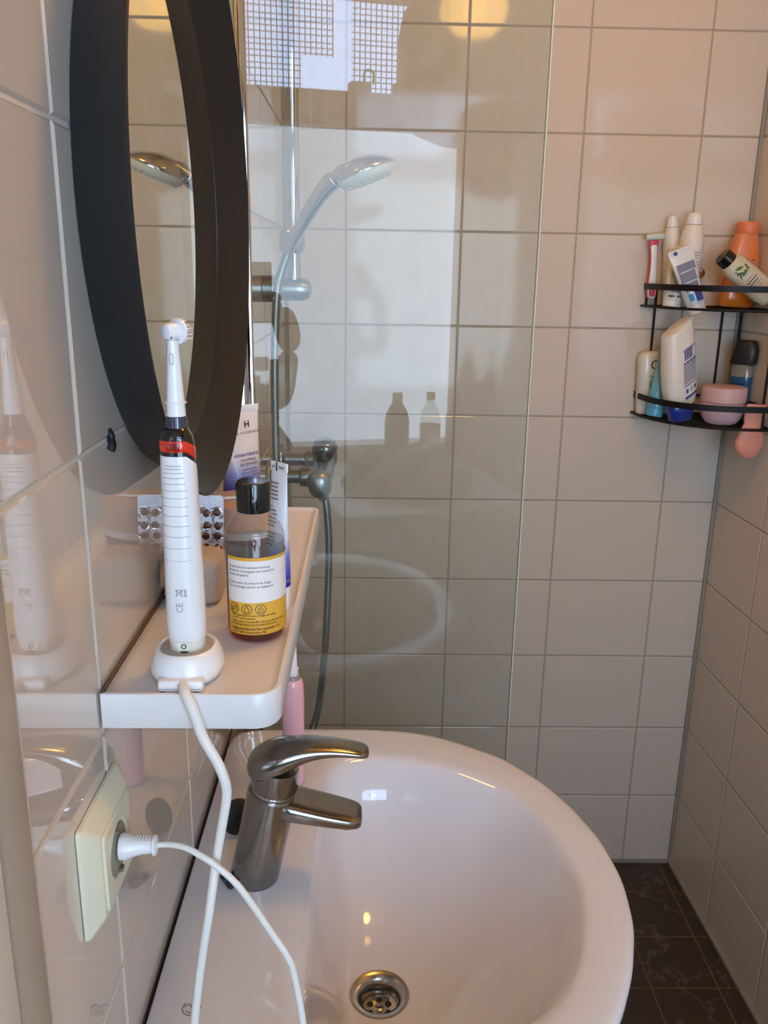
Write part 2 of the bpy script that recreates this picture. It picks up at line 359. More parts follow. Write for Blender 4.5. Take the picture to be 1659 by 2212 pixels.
# ------------------------------------------------------------------ shelf
SZ = 1.2377; SF = 1.2342
def rrect(x0, y0, x1, y1, r, z, n=8, rfar=None):
    """plan outline with rounded +x corners, square at the wall"""
    rf = rfar or r; P = [(x0, y1), (x0, y0)]
    for i in range(n+1): a = -PI/2+PI/2*i/n; P.append((x1-r+r*math.cos(a), y0+r+r*math.sin(a)))
    for i in range(n+1): a = PI/2*i/n; P.append((x1-rf+rf*math.cos(a), y1-rf+rf*math.sin(a)))
    return [Vector((x, y, z)) for x, y in P]
t = thing('wall_shelf', 'white wall shelf tray with raised rim below the round mirror', 'shelf', (.0015, -1.157, 1.2105))
bm = bmesh.new(); y0, y1, x1 = -1.3985, -.916, .1245
o_ = Vector(t.location); ro = .019
def sh(i, z, rr=0): return [p-o_ for p in rrect(.0015, y0+i, x1-i, y1-i, max(ro-i-rr, .004), z, 8, max(.011-i, .004))]
add_loft(bm, [sh(.004, 1.2105), sh(.0012, 1.2112), sh(0, 1.2130), sh(0, 1.2362), sh(.0010, SZ), sh(.0034, SZ), sh(.0075, SF+.0003), sh(.0095, SF)], True, True)
bm_obj('tray', bm, m_shelf, t, angle=.6)
box('wall_seal', (.0005, 0, .0273), (.0016, .48, .0016), mat('brown_sealant', (110, 84, 62), .6), t)

# ------------------------------------------------------------------ basin
BC = Vector((.215, -1.18)); BY = -1.18
half = [(0, -.8815), (.065, -.8812), (.1274, -.881), (.185, -.8815), (.2387, -.886), (.275, -.897), (.3058, -.9124), (.3639, -.9515), (.4069, -1.0075), (.4322, -1.0584), (.4499, -1.1131), (.456, -1.165), (.4565, -1.18)]
outer = half + [(x, 2*BY-y) for x, y in half[::-1][1:]]
hin = [(.1295, -1.18), (.1300, -1.12), (.1308, -1.06), (.1318, -1.02), (.1344, -.9938), (.144, -.973), (.1674, -.9605), (.195, -.956), (.2244, -.9562), (.262, -.966), (.299, -.9831), (.35, -1.0207), (.375, -1.056), (.3901, -1.0928), (.4043, -1.1531), (.406, -1.18)]
inner = hin + [(x, 2*BY-y) for x, y in hin[::-1][1:]]
def polar(poly, n, closed):
    pts = poly+[poly[0]]; out = []
    for i in range(n):
        a = 2*PI*i/n; d = Vector((math.cos(a), math.sin(a))); best = None
        for p, q in zip(pts, pts[1:]):
            p = Vector(p)-BC; q = Vector(q)-BC; e = q-p; den = d.x*e.y-d.y*e.x
            if abs(den) < 1e-12: continue
            s = (p.x*e.y-p.y*e.x)/den; u = (p.x*d.y-p.y*d.x)/den
            if s > 0 and -1e-6 <= u <= 1+1e-6 and (best is None or s < best): best = s
        out.append(BC+d*best)
    for _ in range(2):
        out2 = [(out[i-1]+out[i]*2+out[(i+1) % n])/4 for i in range(n)]
        out = out2
    return out
NB = 144
Po = polar(outer, NB, True); Pi = polar(inner, NB, True)
for i, p in enumerate(Po):
    if p.x < .0025: Po[i] = Vector((.0025, p.y))
DR = Vector((.203, -1.187)); DZ = .766; drr = .0310
Pd = [DR+Vector((math.cos(2*PI*i/NB), math.sin(2*PI*i/NB)))*drr for i in range(NB)]
bt = thing('washbasin', 'white ceramic wall-hung washbasin with broad rounded rim', 'washbasin', (0, BY, .80))
bo = Vector(bt.location)
def bring(f, z): return [Vector((q.x, q.y, z))-bo for q in f]
def sc(k): return [Vector((max(.0025, p.x*k), BY+(p.y-BY)*k)) for p in Po]
def mix(a, b, s):
    out = [p*(1-s)+q*s for p, q in zip(a, b)]
    if s < .2:   # the back edge stays close to the tiles
        out = [Vector((.0025+s*.02, o.y)) if p.x < .003 else o for o, p in zip(out, a)]
    return out
secs = [bring(sc(.45), .745), bring(sc(.72), .765), bring(sc(.9), .822), bring(sc(.968), .868), bring(sc(.99), .892), bring(sc(.999), .902), bring(mix(Po, Pi, .015), .9085), bring(mix(Po, Pi, .06), .9118),
        bring(mix(Po, Pi, .16), .9130), bring(mix(Po, Pi, .5), .9128), bring(mix(Po, Pi, .82), .9118), bring(mix(Po, Pi, .93), .9102), bring(Pi, .9065), bring(mix(Pi, Pd, .025), .9020)]
for k in range(1, 15):
    s = .05+.95*k/14; f = 1-(1-s)**2.15; secs.append(bring(mix(Pi, Pd, s), .9045-(.9045-DZ)*f))
bm = bmesh.new(); add_loft(bm, secs, True, False); bm_obj('bowl', bm, m_ceram, bt, angle=2.0)
# waste
wz = Vector((DR.x, DR.y, DZ))-bo
lathe('drain_flange', [(.0325, -.004), (.0325, .0002), (.0315, .0016), (.0275, .0014), (.0215, -.004), (.0200, -.010), (.0200, -.022)], m_steel, bt, wz, n=48, cap0=False, cap1=False)
bm = bmesh.new(); add_loft(bm, [ring(wz+Vector((0, 0, -.021)), .0206, .0206, 32), ring(wz+Vector((0, 0, -.0195)), .0185, .0185, 32)]); bm_obj('strainer', bm, m_steel, bt, angle=.6)
for k in range(6):
    a = PI/2+k*PI/3; q = wz+Vector((math.cos(a)*.0115, math.sin(a)*.0115, -.0194)); lathe('drain_hole', [(.0038, -.001), (.0038, .0002)], m_matteblack, bt, q, n=16)
lathe('drain_screw', [(.0052, -.001), (.0052, .001), (.0042, .0018)], m_steel, bt, wz+Vector((0, 0, -.0194)), n=20)
box('screw_slot', wz+Vector((0, 0, -.0174)), (.0075, .0014, .0006), m_matteblack, bt)
box('wall_seal', Vector((.0010, BY, .9095))-bo, (.0016, .590, .004), mat('dark_brown_sealant', (54, 42, 36), .6), bt)
# printed maker mark on the deck
e0 = Vector((.0385, -1.3455, .9131))-bo
bm = bmesh.new(); add_tube(bm, [e0+Vector((math.cos(a)*.0075, math.sin(a)*.0075, 0)) for a in [PI*.75+PI*1.5*i/12 for i in range(13)]], .0004, 6, 2)
add_tube(bm, [e0+Vector(q) for q in ((-.006, .001, 0), (-.002, .004, 0), (.001, -.001, 0), (.004, .003, 0), (.0085, .001, 0))], .0004, 6, 4)
add_tube(bm, [e0+Vector(q) for q in ((-.004, -.003, 0), (0, -.0045, 0), (.004, -.002, 0))], .0004, 6, 4)
bm_obj('printed_mark', bm, mat('blue_grey_print', (92, 98, 116), .4), bt)

# ------------------------------------------------------------------ basin mixer tap
ft = thing('basin_tap', 'chrome single-lever mixer tap with limescale on left deck of basin', 'tap', (.0705, -1.180, .9130)); fo = Vector(ft.location)
ax = Vector((.0207, 0, .0985)).normalized(); uy = Vector((0, 1, 0)); ux = uy.cross(ax)
A = lambda h: ax*h
loft('body', [ring(A(h), r, r*1.0, 40, 2, ux, uy) for h, r in ((-.0002, .0250), (.002, .0252), (.05, .0251), (.098, .0256), (.1025, .0252), (.1040, .0240), (.1040, .020))], m_chromed, ft, angle=.5)
loft('cartridge_ring', [ring(A(h), r, r, 40, 2, ux, uy) for h, r in ((.1035, .0225), (.107, .0228), (.1085, .0220))], m_chrome, ft, angle=.5)
def zsec(x, zc, h, w, n=28, p=3.4): return ring(Vector((x, -1.180, zc))-fo, w/2, h/2, n, p, Vector((0, 1, 0)), Vector((0, 0, 1)))
loft('spout', [zsec(.0925, 1.0035, .024, .046), zsec(.110, 1.000, .0235, .047), zsec(.130, .9955, .0205, .046), zsec(.152, .9905, .0175, .044), zsec(.170, .9868, .0155, .041), zsec(.179, .9852, .0125, .036), zsec(.1825, .9850, .006, .026)], m_chromed, ft, sub=1, angle=3)
lathe('aerator', [(.0105, 0), (.0105, -.006), (.0085, -.007)], m_steel, ft, Vector((.1665, -1.18, .9815))-fo, n=24)
loft('lever', [ring(A(h)+ux*dx, r*1.02, r, 28, 2, ux, uy) for h, r, dx in ((.1075, .0226, 0), (.113, .0236, 0), (.121, .0238, -.001), (.133, .0236, -.003))], m_chromed, ft, angle=.6)
lv = [(.0680, 1.0415, .010, .020), (.0705, 1.0425, .020, .034), (.0770, 1.0450, .027, .0455), (.088, 1.0495, .031, .0490), (.100, 1.0540, .0305, .0480), (.112, 1.0585, .0245, .0435), (.124, 1.0622, .0185, .038), (.140, 1.0643, .0135, .033), (.158, 1.0640, .0105, .0295), (.174, 1.0620, .0088, .0270), (.1845, 1.0598, .0078, .0245), (.1885, 1.0585, .004, .017)]
def lsec(x, z, h, w, tx): 
    uu = Vector((-math.sin(tx), 0, math.cos(tx))); return ring(Vector((x, -1.18, z))-fo, w/2, h/2, 28, 2.7, Vector((0, 1, 0)), uu)
loft('lever_handle', [lsec(x, z, h, w, .25-1.9*(x-.066)) for x, z, h, w in lv], m_chromed, ft, sub=1, angle=3)
lathe('hot_mark', [(.0013, 0), (.0013, .0006)], mat('red_dot', (150, 20, 14), .3), ft, Vector((.099, -1.2012, 1.0620))-fo, axis=(.05, -.75, .65), n=12)

# ------------------------------------------------------------------ socket
so = thing('wall_socket', 'yellowed cream wall socket with raised square plate, beside the basin', 'socket', (0, -1.4205, 1.131))
def sq(hw, x, y=0, z=0, r=.004, n=4):
    out = []
    for cx, cz, a0 in ((1, 1, 0), (-1, 1, PI/2), (-1, -1, PI), (1, -1, 1.5*PI)):
        for i in range(n+1): a = a0+PI/2*i/n; out.append(Vector((x, y+cx*(hw-r)+r*math.cos(a), z+cz*(hw-r)+r*math.sin(a))))
    return out
def circ(r, x, n=20, y=0, z=0):
    return [Vector((x, y+r*math.cos(PI/4*0+2*PI*i/n+.0), z+r*math.sin(2*PI*i/n))) for i in range(n)]
loft('plate', [sq(.0425, .0005), sq(.0425, .0030, r=.005), sq(.0418, .0040, r=.005), sq(.0325, .0118, r=.004), sq(.0318, .0122, r=.004)], m_cream, so, angle=.35)
bm = bmesh.new(); add_loft(bm, [sq(.0290, .0120, r=.003), sq(.0290, .0134, r=.003), sq(.0284, .0140, r=.003), circ(.0205, .0140), circ(.0195, .0132), circ(.0192, .0126), circ(.0188, .0124)], True, True)
bm_obj('cover', bm, m_cream, so, angle=.35)
# shade of the recess is put into a darker colour; ring stands on cover
lathe('well', [(.0185, .0125), (.0185, .0128), (.0180, .0130)], mat('well_shade_colour', (150, 146, 130), .6), so, axis=(1, 0, 0), n=28)
for dz in (1, -1): box('earth_clip', (.0135, 0, dz*.0165), (.004, .005, .003), m_steel, so)

# ------------------------------------------------------------------ electric toothbrush + charger
ct = thing('toothbrush_charger', 'white toothbrush charging base on near end of shelf, cable plugged into socket', 'charger', (.0535, -1.3565, SF)); co = Vector(ct.location)
def cse(z, rx, ry, p=2.2, dy=0): return ring((0, dy, z), rx, ry, 40, p)
loft('base', [cse(.0002, .0215, .0255), cse(.0015, .0240, .0275), cse(.006, .0262, .0292), cse(.010, .0262, .0290), cse(.016, .0246, .0270), cse(.0205, .0226, .0248), cse(.0225, .0208, .0230), cse(.0228, .0196, .0218), cse(.0215, .0186, .0208), cse(.0195, .0165, .0185)], m_white, ct, angle=.8)
loft('scale_ring', [cse(.0216, .0188, .021), cse(.0212, .0178, .020), cse(.0206, .0145, .0160)], mat('limescaled_plastic', (178, 168, 156), .7, var=.15, vscale=300), ct, angle=.8)
box('cord_block', (.0012, -.0293, .0050), (.0315, .009, .0088), m_white, ct, .0016)
box('block_seam', (.0012, -.0339, .0036), (.0310, .0003, .0003), m_grey, ct)
for sx_ in (-.0115, .0125): box('vent_slot', (sx_, -.0338, .0012), (.0036, .0004, .0009), mat('slot_grey', (96, 94, 112), .6), ct)
lathe('grommet', [(.0034, 0), (.0034, .0006)], m_matteblack, ct, (.0030, -.0337, .0058), axis=(0, -1, 0), n=20)
C1 = [(.0565, -1.388, 1.2402), (.0585, -1.395, 1.2398), (.0612, -1.4010, 1.2385), (.0665, -1.4065, 1.2310), (.0727, -1.408, 1.2110), (.0829, -1.413, 1.1946), (.0872, -1.415, 1.1840), (.0888, -1.415, 1.1746), (.0882, -1.416, 1.165), (.0863, -1.417, 1.1542), (.0803, -1.420, 1.12), (.0768, -1.432, 1.0897), (.0691, -1.436, 1.0419), (.0627, -1.440, .9869), (.064, -1.446, .950), (.082, -1.452, .928), (.105, -1.455, .926), (.128, -1.450, .938), (.1400, -1.440, .962), (.1410, -1.432, .9868), (.1347, -1.430, 1.0318), (.1300, -1.430, 1.0480), (.1204, -1.430, 1.0662), (.0986, -1.430, 1.1053), (.0832, -1.429, 1.1224), (.0715, -1.427, 1.1300), (.0600, -1.424, 1.1345), (.0480, -1.421, 1.1345), (.0375, -1.4195, 1.1325)]
bm = bmesh.new(); add_tube(bm, [Vector(p)-co for p in C1], (.0040, .0021), 12, 8); bm_obj('cable', bm, m_cable, ct)
pc = Vector((.0375, -1.4195, 1.1325))-co; pd = Vector((.9, .02, .03)).normalized()
pg = lathe('plug', [(.0040, -.0235), (.0090, -.0228), (.0092, -.019), (.0072, -.014), (.0058, -.008), (.0054, -.001), (.0072, 0), (.0072, .0016), (.0050, .0026), (.0018, .0028)], m_white, ct, pc, axis=pd, n=28)
bm = bmesh.new()
for i in range(7):
    for j in range(4): add_box(bm, pc+pd*(-.003-.0022*i)+Vector((0, -.0028+.0019*j, .0056+.0001*i)), (.0011, .0009, .0008), .0002, 1)
g_ = bm_obj('grip_dots', bm, m_white, ct); g_['kind'] = 'stuff'

tb = thing('electric_toothbrush', 'white electric toothbrush with red band standing in its charger', 'toothbrush', (.0541, -1.3565, SF+.0206)); o0 = Vector(tb.location)
def H(z): return z-o0.z
def rs(z, rx, ry, p=2.3, dx=0, dy=0): return ring((dx, dy, H(z)), rx, ry, 40, p)
loft('lower_body', [rs(1.2552, .0118, .0120), rs(1.2560, .0124, .0126), rs(1.2640, .0130, .0132)], m_whitew, tb, angle=.6)
# handle: top edge slopes down to the right / back
secs = []
for z, rx, ry in ((1.2642, .0134, .0136), (1.2650, .0138, .0140), (1.275, .0140, .0142), (1.300, .0134, .0138), (1.325, .0131, .0136), (1.350, .0128, .0134), (1.375, .0124, .0130), (1.392, .0121, .0127), (1.3985, .0118, .0124)):
    s_ = rs(z, rx, ry)
    if z > 1.391:
        for p in s_: p.z -= max(0., (p.x*.8+p.y*.6))*(.35 if z < 1.395 else .75)
    secs.append(s_)
loft('handle', secs, m_white, tb, angle=.7)
def slope(z, rx, ry, k=.75):
    s_ = rs(z, rx, ry)
    for p in s_: p.z -= max(0., (p.x*.8+p.y*.6))*k
    return s_
loft('black_collar', [slope(1.3983, .0116, .0122), slope(1.4020, .0115, .0121), slope(1.4090, .0113, .0118, .55), slope(1.4130, .0104, .0108, .3), slope(1.4165, .0078, .008, .1), rs(1.4172, .0066, .0068, 2)], m_dark, tb, angle=.6)
loft('red_band', [slope(1.4015, .01165, .01225), slope(1.4022, .01195, .01255), slope(1.4080, .01180, .01235, .6), slope(1.4088, .0114, .0119, .55)], m_red, tb, cap0=False, cap1=False, angle=.6)
box('lens', (-.0004, -.0124, H(1.4052)), (.0085, .0008, .0052), m_redd, tb, .0003)
loft('neck_collar', [rs(1.4168, .0076, .0078, 2), rs(1.4200, .0072, .0074, 2), rs(1.4240, .0068, .0069, 2), rs(1.4246, .0062, .0063, 2)], m_navy, tb, angle=.6)
loft('brush_stem', [rs(1.4245, .0065, .0066, 2), rs(1.4300, .0063, .0064, 2), rs(1.4340, .0060, .0061, 2), rs(1.450, .0052, .0054, 2), rs(1.470, .0041, .0045, 2), rs(1.4745, .0042, .0046, 2, 0, .0004)], m_white, tb, angle=.9)
lathe('stem_ring', [(.0062, 0), (.0074, .0004), (.0074, .0012), (.0061, .0016)], m_white, tb, (0, 0, H(1.4328)), n=32)
hz = 1.4800; hd = Vector((.60, .80, .02)).normalized()
loft('brush_head', [ring(Vector((0, .0003, H(hz)))+hd*h, r, r*1.05, 28, 2, *frame(hd)) for h, r in ((-.0066, .0020), (-.0058, .0044), (-.003, .0056), (.001, .0058), (.0038, .0052))], m_white, tb, angle=.8)
loft('brush_disc', [ring(Vector((0, .0003, H(hz)))+hd*h, r, r, 36, 2, *frame(hd)) for h, r in ((.0036, .0080), (.0040, .0086), (.0056, .0087), (.0062, .0082))], m_white, tb, angle=.6)
bm = bmesh.new(); u_, v_ = frame(hd)
for k in range(34):
    a = k*2.39996; r = .0078*math.sqrt((k+.5)/34); q = Vector((0, .0003, H(hz)))+hd*.0060+u_*r*math.cos(a)+v_*r*math.sin(a)
    add_tube(bm, [q, q+hd*random.uniform(.0045, .0060)], .00062, 5, 1, False)
bs = bm_obj('bristles', bm, mat('pink_bristles', (240, 218, 214), .6), tb); bs['kind'] = 'stuff'
lathe('pivot_hole', [(.0009, 0), (.0009, .0004)], m_ink, tb, Vector((.0003, -.0052, H(1.4768))), axis=(0, -1, -.35), n=10)
def pill(w, h, o, r, n=6):
    out = []
    for cy, a0 in ((h/2-w/2, 0), (-(h/2-w/2), PI)):
        for i in range(n+1): a = a0+PI*i/n; out.append(Vector(o)+Vector((w/2*math.cos(a), 0, cy+w/2*math.sin(a))))
    out.append(out[0].copy()); return out
bm = bmesh.new(); add_tube(bm, pill(.0024, .0072, (-.0002, -.0049, H(1.4625)), 0), .00022, 6, 1, False); bm_obj('indicator_outline', bm, m_grey, tb)
zr = 1.3925
for k in range(13):
    w = .0080+min(k, 6)*.0011; zz = zr
    bm = bmesh.new(); ry = .0136
    P = []
    for i in range(9):
        x = w*(i/8-.5)*1.25; P.append(Vector((x-.0012, -math.sqrt(max(1e-9, 1-(abs(x-.0012)/.0136)**2.3))**.97*ry*(.965 if zz > 1.36 else .995) + .0001, H(zz)-.0003*(1-(2*(i/8-.5))**2))))
    add_tube(bm, P, .00028, 6, 1, False); bm_obj('grip_ridge', bm, mat('ridge_grey', (188, 190, 196), .5) if k == 0 else bpy.data.materials['ridge_grey'], tb)
    zr -= .0022+.00062*k
text('printed_mark', 'CE', .0068, m_grey, tb, (.0010, -.01395, H(1.2905)), (0, 0, 1), (-1, 0, 0), 'CENTER', sx=.9)
bm = bmesh.new(); q = Vector((-.0012, -.01392, H(1.3015)))
for a, b_ in (((-.0028, .0025), (.0028, -.0025)), ((-.0028, -.0025), (.0028, .0025)), ((-.0026, .0022), (.0026, .0022)), ((-.0020, .0022), (-.0014, -.0022)), ((.0020, .0022), (.0014, -.0022)), ((.0038, .0024), (.0050, .0024)), ((.0038, -.0024), (.0050, -.0024)), ((.0038, .0024), (.0038, -.0024)), ((.0050, .0024), (.0050, -.0024))):
    add_tube(bm, [q+Vector((a[0], 0, a[1])), q+Vector((b_[0], 0, b_[1]))], .00022, 5, 1, False)
bm_obj('bin_symbol', bm, m_grey, tb)
bm = bmesh.new(); add_loft(bm, [[Vector((x, y, H(z))) for x, z in ((-.0062, 1.2637), (.0058, 1.2637), (.0035, 1.2562), (-.0032, 1.2562))] for y in (-.0134, -.0126)]); bm_obj('bottom_panel', bm, m_whitew, tb, smooth=False)
bm = bmesh.new(); add_tube(bm, [Vector((math.cos(a)*.0016, -.0136, H(1.2607)+math.sin(a)*.0016)) for a in [2*PI*i/14 for i in range(15)]], .00035, 6, 1, False); bm_obj('screw_mark', bm, m_ink, tb)
bm = bmesh.new(); add_loft(bm, [[Vector((x, y, H(z))) for x, z in ((-.0032, 1.2572), (.0034, 1.2572), (.0008, 1.2548), (-.0006, 1.2548))] for y in (-.01365, -.0130)]); bm_obj('drip_notch', bm, mat('brown_residue', (58, 36, 30), .5), tb, smooth=False)

# ------------------------------------------------------------------ oil bottle
BB = Vector((.0948, -1.2865, SF)); bt_ = thing('oil_bottle', 'clear bottle of amber body oil with black cap and yellow label', 'bottle', BB)
m_pet = clear('clear_bottle_plastic', (.955, .955, .94), 1.0, haze=.05, hcol=(200, 196, 186), hscale=90.)
r_ = .0238
lathe('bottle_body', [(.0195, 0.0002), (.0222, .0016), (.0236, .006), (r_, .010), (r_, .082), (.0232, .0875), (.0205, .0935), (.0165, .0985), (.0128, .1025), (.0110, .1045), (.0110, .108)], m_pet, bt_, n=56, angle=.9)
m_oil = bpy.data.materials.new('amber_oil'); m_oil.use_nodes = True
nt = m_oil.node_tree; nt.nodes.clear(); N_ = nt.nodes.new; ou = N_('ShaderNodeOutputMaterial'); t_ = N_('ShaderNodeBsdfTransparent'); t_.inputs[0].default_value = (.80, .40, .06, 1)
df = N_('ShaderNodeBsdfTranslucent'); df.inputs[0].default_value = srgb((190, 120, 30))+(1,); mx = N_('ShaderNodeMixShader'); mx.inputs[0].default_value = .35
nt.links.new(t_.outputs[0], mx.inputs[1]); nt.links.new(df.outputs[0], mx.inputs[2]); nt.links.new(mx.outputs[0], ou.inputs[0])
lathe('oil', [(.0185, .0012), (.0212, .0026), (.0226, .0065), (.0227, .010), (.0227, .0305)], m_oil, bt_, n=48, angle=.9)
m_frost = clear('misted_inside', (.80, .82, .80), .3, haze=.30, hcol=(150, 156, 152), hscale=40.)
lathe('misted_band', [(.0228, .031), (.0228, .0815)], m_frost, bt_, n=48, cap0=False, cap1=False)
cap = lathe('cap', [(.0126, .1045), (.0132, .1048), (.0134, .1055), (.0134, .1265), (.0130, .1278), (.0120, .1284), (.0060, .1282)], m_dark, bt_, n=48, angle=.5)
# wrapped label
lm = bpy.data.materials.new('oil_label'); lm.use_nodes = True
nt = lm.node_tree; b = nt.nodes['Principled BSDF']; b.inputs['Roughness'].default_value = .4
tc = nt.nodes.new('ShaderNodeTexCoord'); sp = nt.nodes.new('ShaderNodeSeparateXYZ'); cr = nt.nodes.new('ShaderNodeValToRGB'); mr = nt.nodes.new('ShaderNodeMapRange')
mr.inputs[1].default_value = .009; mr.inputs[2].default_value = .073; nt.links.new(tc.outputs['Object'], sp.inputs[0]); nt.links.new(sp.outputs[2], mr.inputs[0]); nt.links.new(mr.outputs[0], cr.inputs[0]); nt.links.new(cr.outputs[0], b.inputs['Base Color'])
cr.color_ramp.interpolation = 'CONSTANT'; el = cr.color_ramp.elements
el[0].position = 0; el[0].color = srgb((226, 172, 62))+(1,); el[1].position = .42; el[1].color = srgb((236, 230, 224))+(1,)
e = el.new(.955); e.color = srgb((228, 168, 54))+(1,)
e = el.new(.175); e.color = srgb((226, 172, 62))+(1,); el[0].color = srgb((218, 160, 48))+(1,)
bm = bmesh.new(); rows = []
a0, a1 = math.radians(-52), math.radians(118)
for z in (.009, .02, .036, .05, .0700, .073):
    rows.append([Vector((math.sin(a0+(a1-a0)*i/40)*(r_+.00035), -math.cos(a0+(a1-a0)*i/40)*(r_+.00035), z)) for i in range(41)])
add_loft(bm, rows, False, False, closed=False); bm_obj('label', bm, lm, bt_)
def btxt(s, size, z, a=-48, bold=0., m=m_ink): text('label_print', s, size, m, bt_, (0, 0, z), (1, 0, 0), (0, 0, 1), 'LEFT', wrap=(0, 0, r_+.0004, math.radians(a)), bold=bold, lift=.0003)
z = .0645
for s in ('Verrijkt met een optimale dosering', 'vitamine E. Verzorgend voor zowel het', 'lichaam als gezicht.', '', 'Soigne la peau du corps et du visage.', 'Avec un dosage optimal en vitamine E.'):
    if s: btxt(s, .00245, z)
    z -= .0032
for k in range(3):
    a = math.radians(-36+26*k); zc = .0305; rr = r_+.0006; P = []
    def cyl(dx, dz): aa = a+dx/r_; return Vector((math.sin(aa)*rr, -math.cos(aa)*rr, zc+dz))
    bm = bmesh.new(); add_tube(bm, [cyl(.0040*math.cos(q), .0040*math.sin(q)) for q in [2*PI*i/20 for i in range(21)]], .00022, 5, 1, False)
    shapes = ([[(-.0026, -.0005), (-.001, .0018), (.0016, .0014), (.0026, -.0008), (.0006, -.0018), (-.0026, -.0005)], [(-.0026, -.0022), (.0026, .0022)]],
              [[(-.0007, .0028), (-.0007, .0014), (-.0016, .0004), (-.0016, -.0026), (.0016, -.0026), (.0016, .0004), (.0007, .0014), (.0007, .0028), (-.0007, .0028)]],
              [[(-.0018, -.0022), (-.0018, .0002), (.0018, .0002), (.0018, -.0022), (-.0018, -.0022)], [(-.0018, .0008), (.0012, .0026)]])[k]
    for sh_ in shapes: add_tube(bm, [cyl(*p) for p in sh_], .00022, 5, 1, False)
    bm_obj('label_symbol', bm, m_ink, bt_)
for s, z, sz, bo_ in (('98% ingredients of natural origin according', .0235, .0021, .01), ('to ISO 16128 standard.', .0210, .0021, .01), ('Bottle made of recycled PET. Closure made from virgin', .0184, .0020, .01), ('PP material. Please recycle bottle with cap on.', .0159, .0020, .01), ('Holland & Barrett Piet Heinkade 171,', .0120, .0027, .014), ('1019 GM, Amsterdam NL', .0092, .0027, .006)):
    btxt(s, sz, z+.0012, -41, bo_)

# ------------------------------------------------------------------ squeezable tubes
def squeeze_tube(root, h0, h1, r, w, m, cap_h, m_cap, crimp=.006, m_crimp=None, ang=0., n=40, inv=False, cap_r=None):
    """cap at z 0..cap_h, round shoulder at h0, flattening to a crimp of width w at h1 (local z)"""
    u = Vector((math.cos(ang), math.sin(ang), 0)); v = Vector((-math.sin(ang), math.cos(ang), 0)); cr_ = cap_r or r*.94
    loft('cap', [ring((0, 0, z), q, q, n) for z, q in ((.0002, cr_*.96), (.001, cr_), (cap_h-.001, cr_), (cap_h, cr_*.97))], m_cap, root, angle=.6)
    secs = []
    for k in range(15):
        t = k/14; z = h0+(h1-crimp-h0)*t; f = t**1.15; secs.append(ring((0, 0, z), r+(w/2-r)*f, max(.0009, r*(1-f)**.9), n, 2, u, v))
    secs.insert(0, ring((0, 0, h0-.0015), r*.97, r*.97, n, 2, u, v)); loft('tube_body', secs, m, root, angle=.8)
    loft('crimp', [ring((0, 0, z), w/2+.0002, q, n, 8, u, v) for z, q in ((h1-crimp, .0010), (h1-crimp+.0005, .0012), (h1-.0005, .0012), (h1, .0009))], m_crimp or m, root, angle=.6)
# foaming facewash
fw = thing('facewash_tube', 'white facewash tube fading to blue at its foot, at far end of shelf', 'tube', (.0375, -.964, SF), (0, 0, .70))
m_fw = ramp_mat('facewash_print', [(.0, (40, 40, 168)), (.040, (62, 66, 186)), (.062, (160, 166, 214)), (.078, (226, 218, 216)), (.137, (236, 226, 222))])
squeeze_tube(fw, .020, .1362, .0225, .050, m_fw, .020, m_white, .0075, m_white, ang=.06)
def fwt(s, size, z, m=m_ink, dx=.0, bold=0., sx=1.):
    yb = -.0215*max(0., 1-((z-.02)/.11))**.9-.0016
    text('front_print', s, size, m, fw, (.0025+dx, yb, z), (.996, .075, .03), (0, .16, .987), 'CENTER', bold=bold, sx=sx, lift=.0008)
fwt('H', .0105, .1115, dx=.002, bold=.02); fwt('DR. VAN DER HOOG', .0038, .1045, dx=.002, sx=.98)
fwt('HYDRATEREND', .0050, .0795, m_blueink, -.003, .014); fwt('FOAMING', .0047, .0738, dx=-.0015); fwt('FACEWASH', .0047, .0690, dx=-.0015)
fwt('MILDE REINIGER', .0027, .0638, dx=-.0015); fwt('VOOR HET GEZICHT', .0027, .0602, dx=-.0015); fwt('HYDRATEERT & VERZORGT', .0026, .0566, dx=-.0015)
bm = bmesh.new(); add_tube(bm, [Vector((.0055+math.cos(a)*.0028, -.0178, .0425+math.sin(a)*.0028)) for a in [2*PI*i/16 for i in range(17)]], .0003, 5, 1, False); bm_obj('leaf_mark', bm, m_ink, fw)
# cream tube behind the oil bottle
t2 = thing('cream_tube', 'slim white cream tube with a blue fade standing right behind oil bottle', 'tube', (.1062, -1.233, SF), (math.radians(-1), math.radians(1.5), 0))
m_t2 = ramp_mat('cream_tube_print', [(.0230, (24, 26, 172)), (.0264, (24, 26, 172)), (.0265, (120, 118, 134)), (.0290, (120, 118, 134)), (.0291, (40, 52, 190)), (.050, (110, 130, 214)), (.068, (226, 228, 236)), (.128, (240, 238, 238))])
squeeze_tube(t2, .0235, .1305, .0112, .0200, m_t2, .0225, m_white, .0075, m_white, ang=-.75, cap_r=.0108)
u2 = Vector((math.cos(-.75), math.sin(-.75), 0)); n2 = Vector((math.sin(-.75), -math.cos(-.75), 0)); bm = bmesh.new()
for k in range(17):
    if k in (5, 12): continue
    z = .113-.0033*k; dep = .0112*max(0., 1-((z-.0235)/.0995))**.9+.0013
    w = random.uniform(.0085, .0115) if k != 6 else .004
    add_box(bm, n2*(dep*.93+.0003)+u2*(-.0068+w/2)+Vector((0, 0, z)), (w, .0004, .0008), R=Matrix.Rotation(-.75, 3, 'Z'))
g_ = bm_obj('print_lines', bm, mat('faded_ink', (88, 86, 100), .6), t2, smooth=False); g_['kind'] = 'stuff'
box('crimp_mark', n2*.0014+u2*(-.0018)+Vector((0, 0, .1268)), (.0011, .0006, .0072), m_ink, t2, R=Matrix.Rotation(-.75, 3, 'Z'))
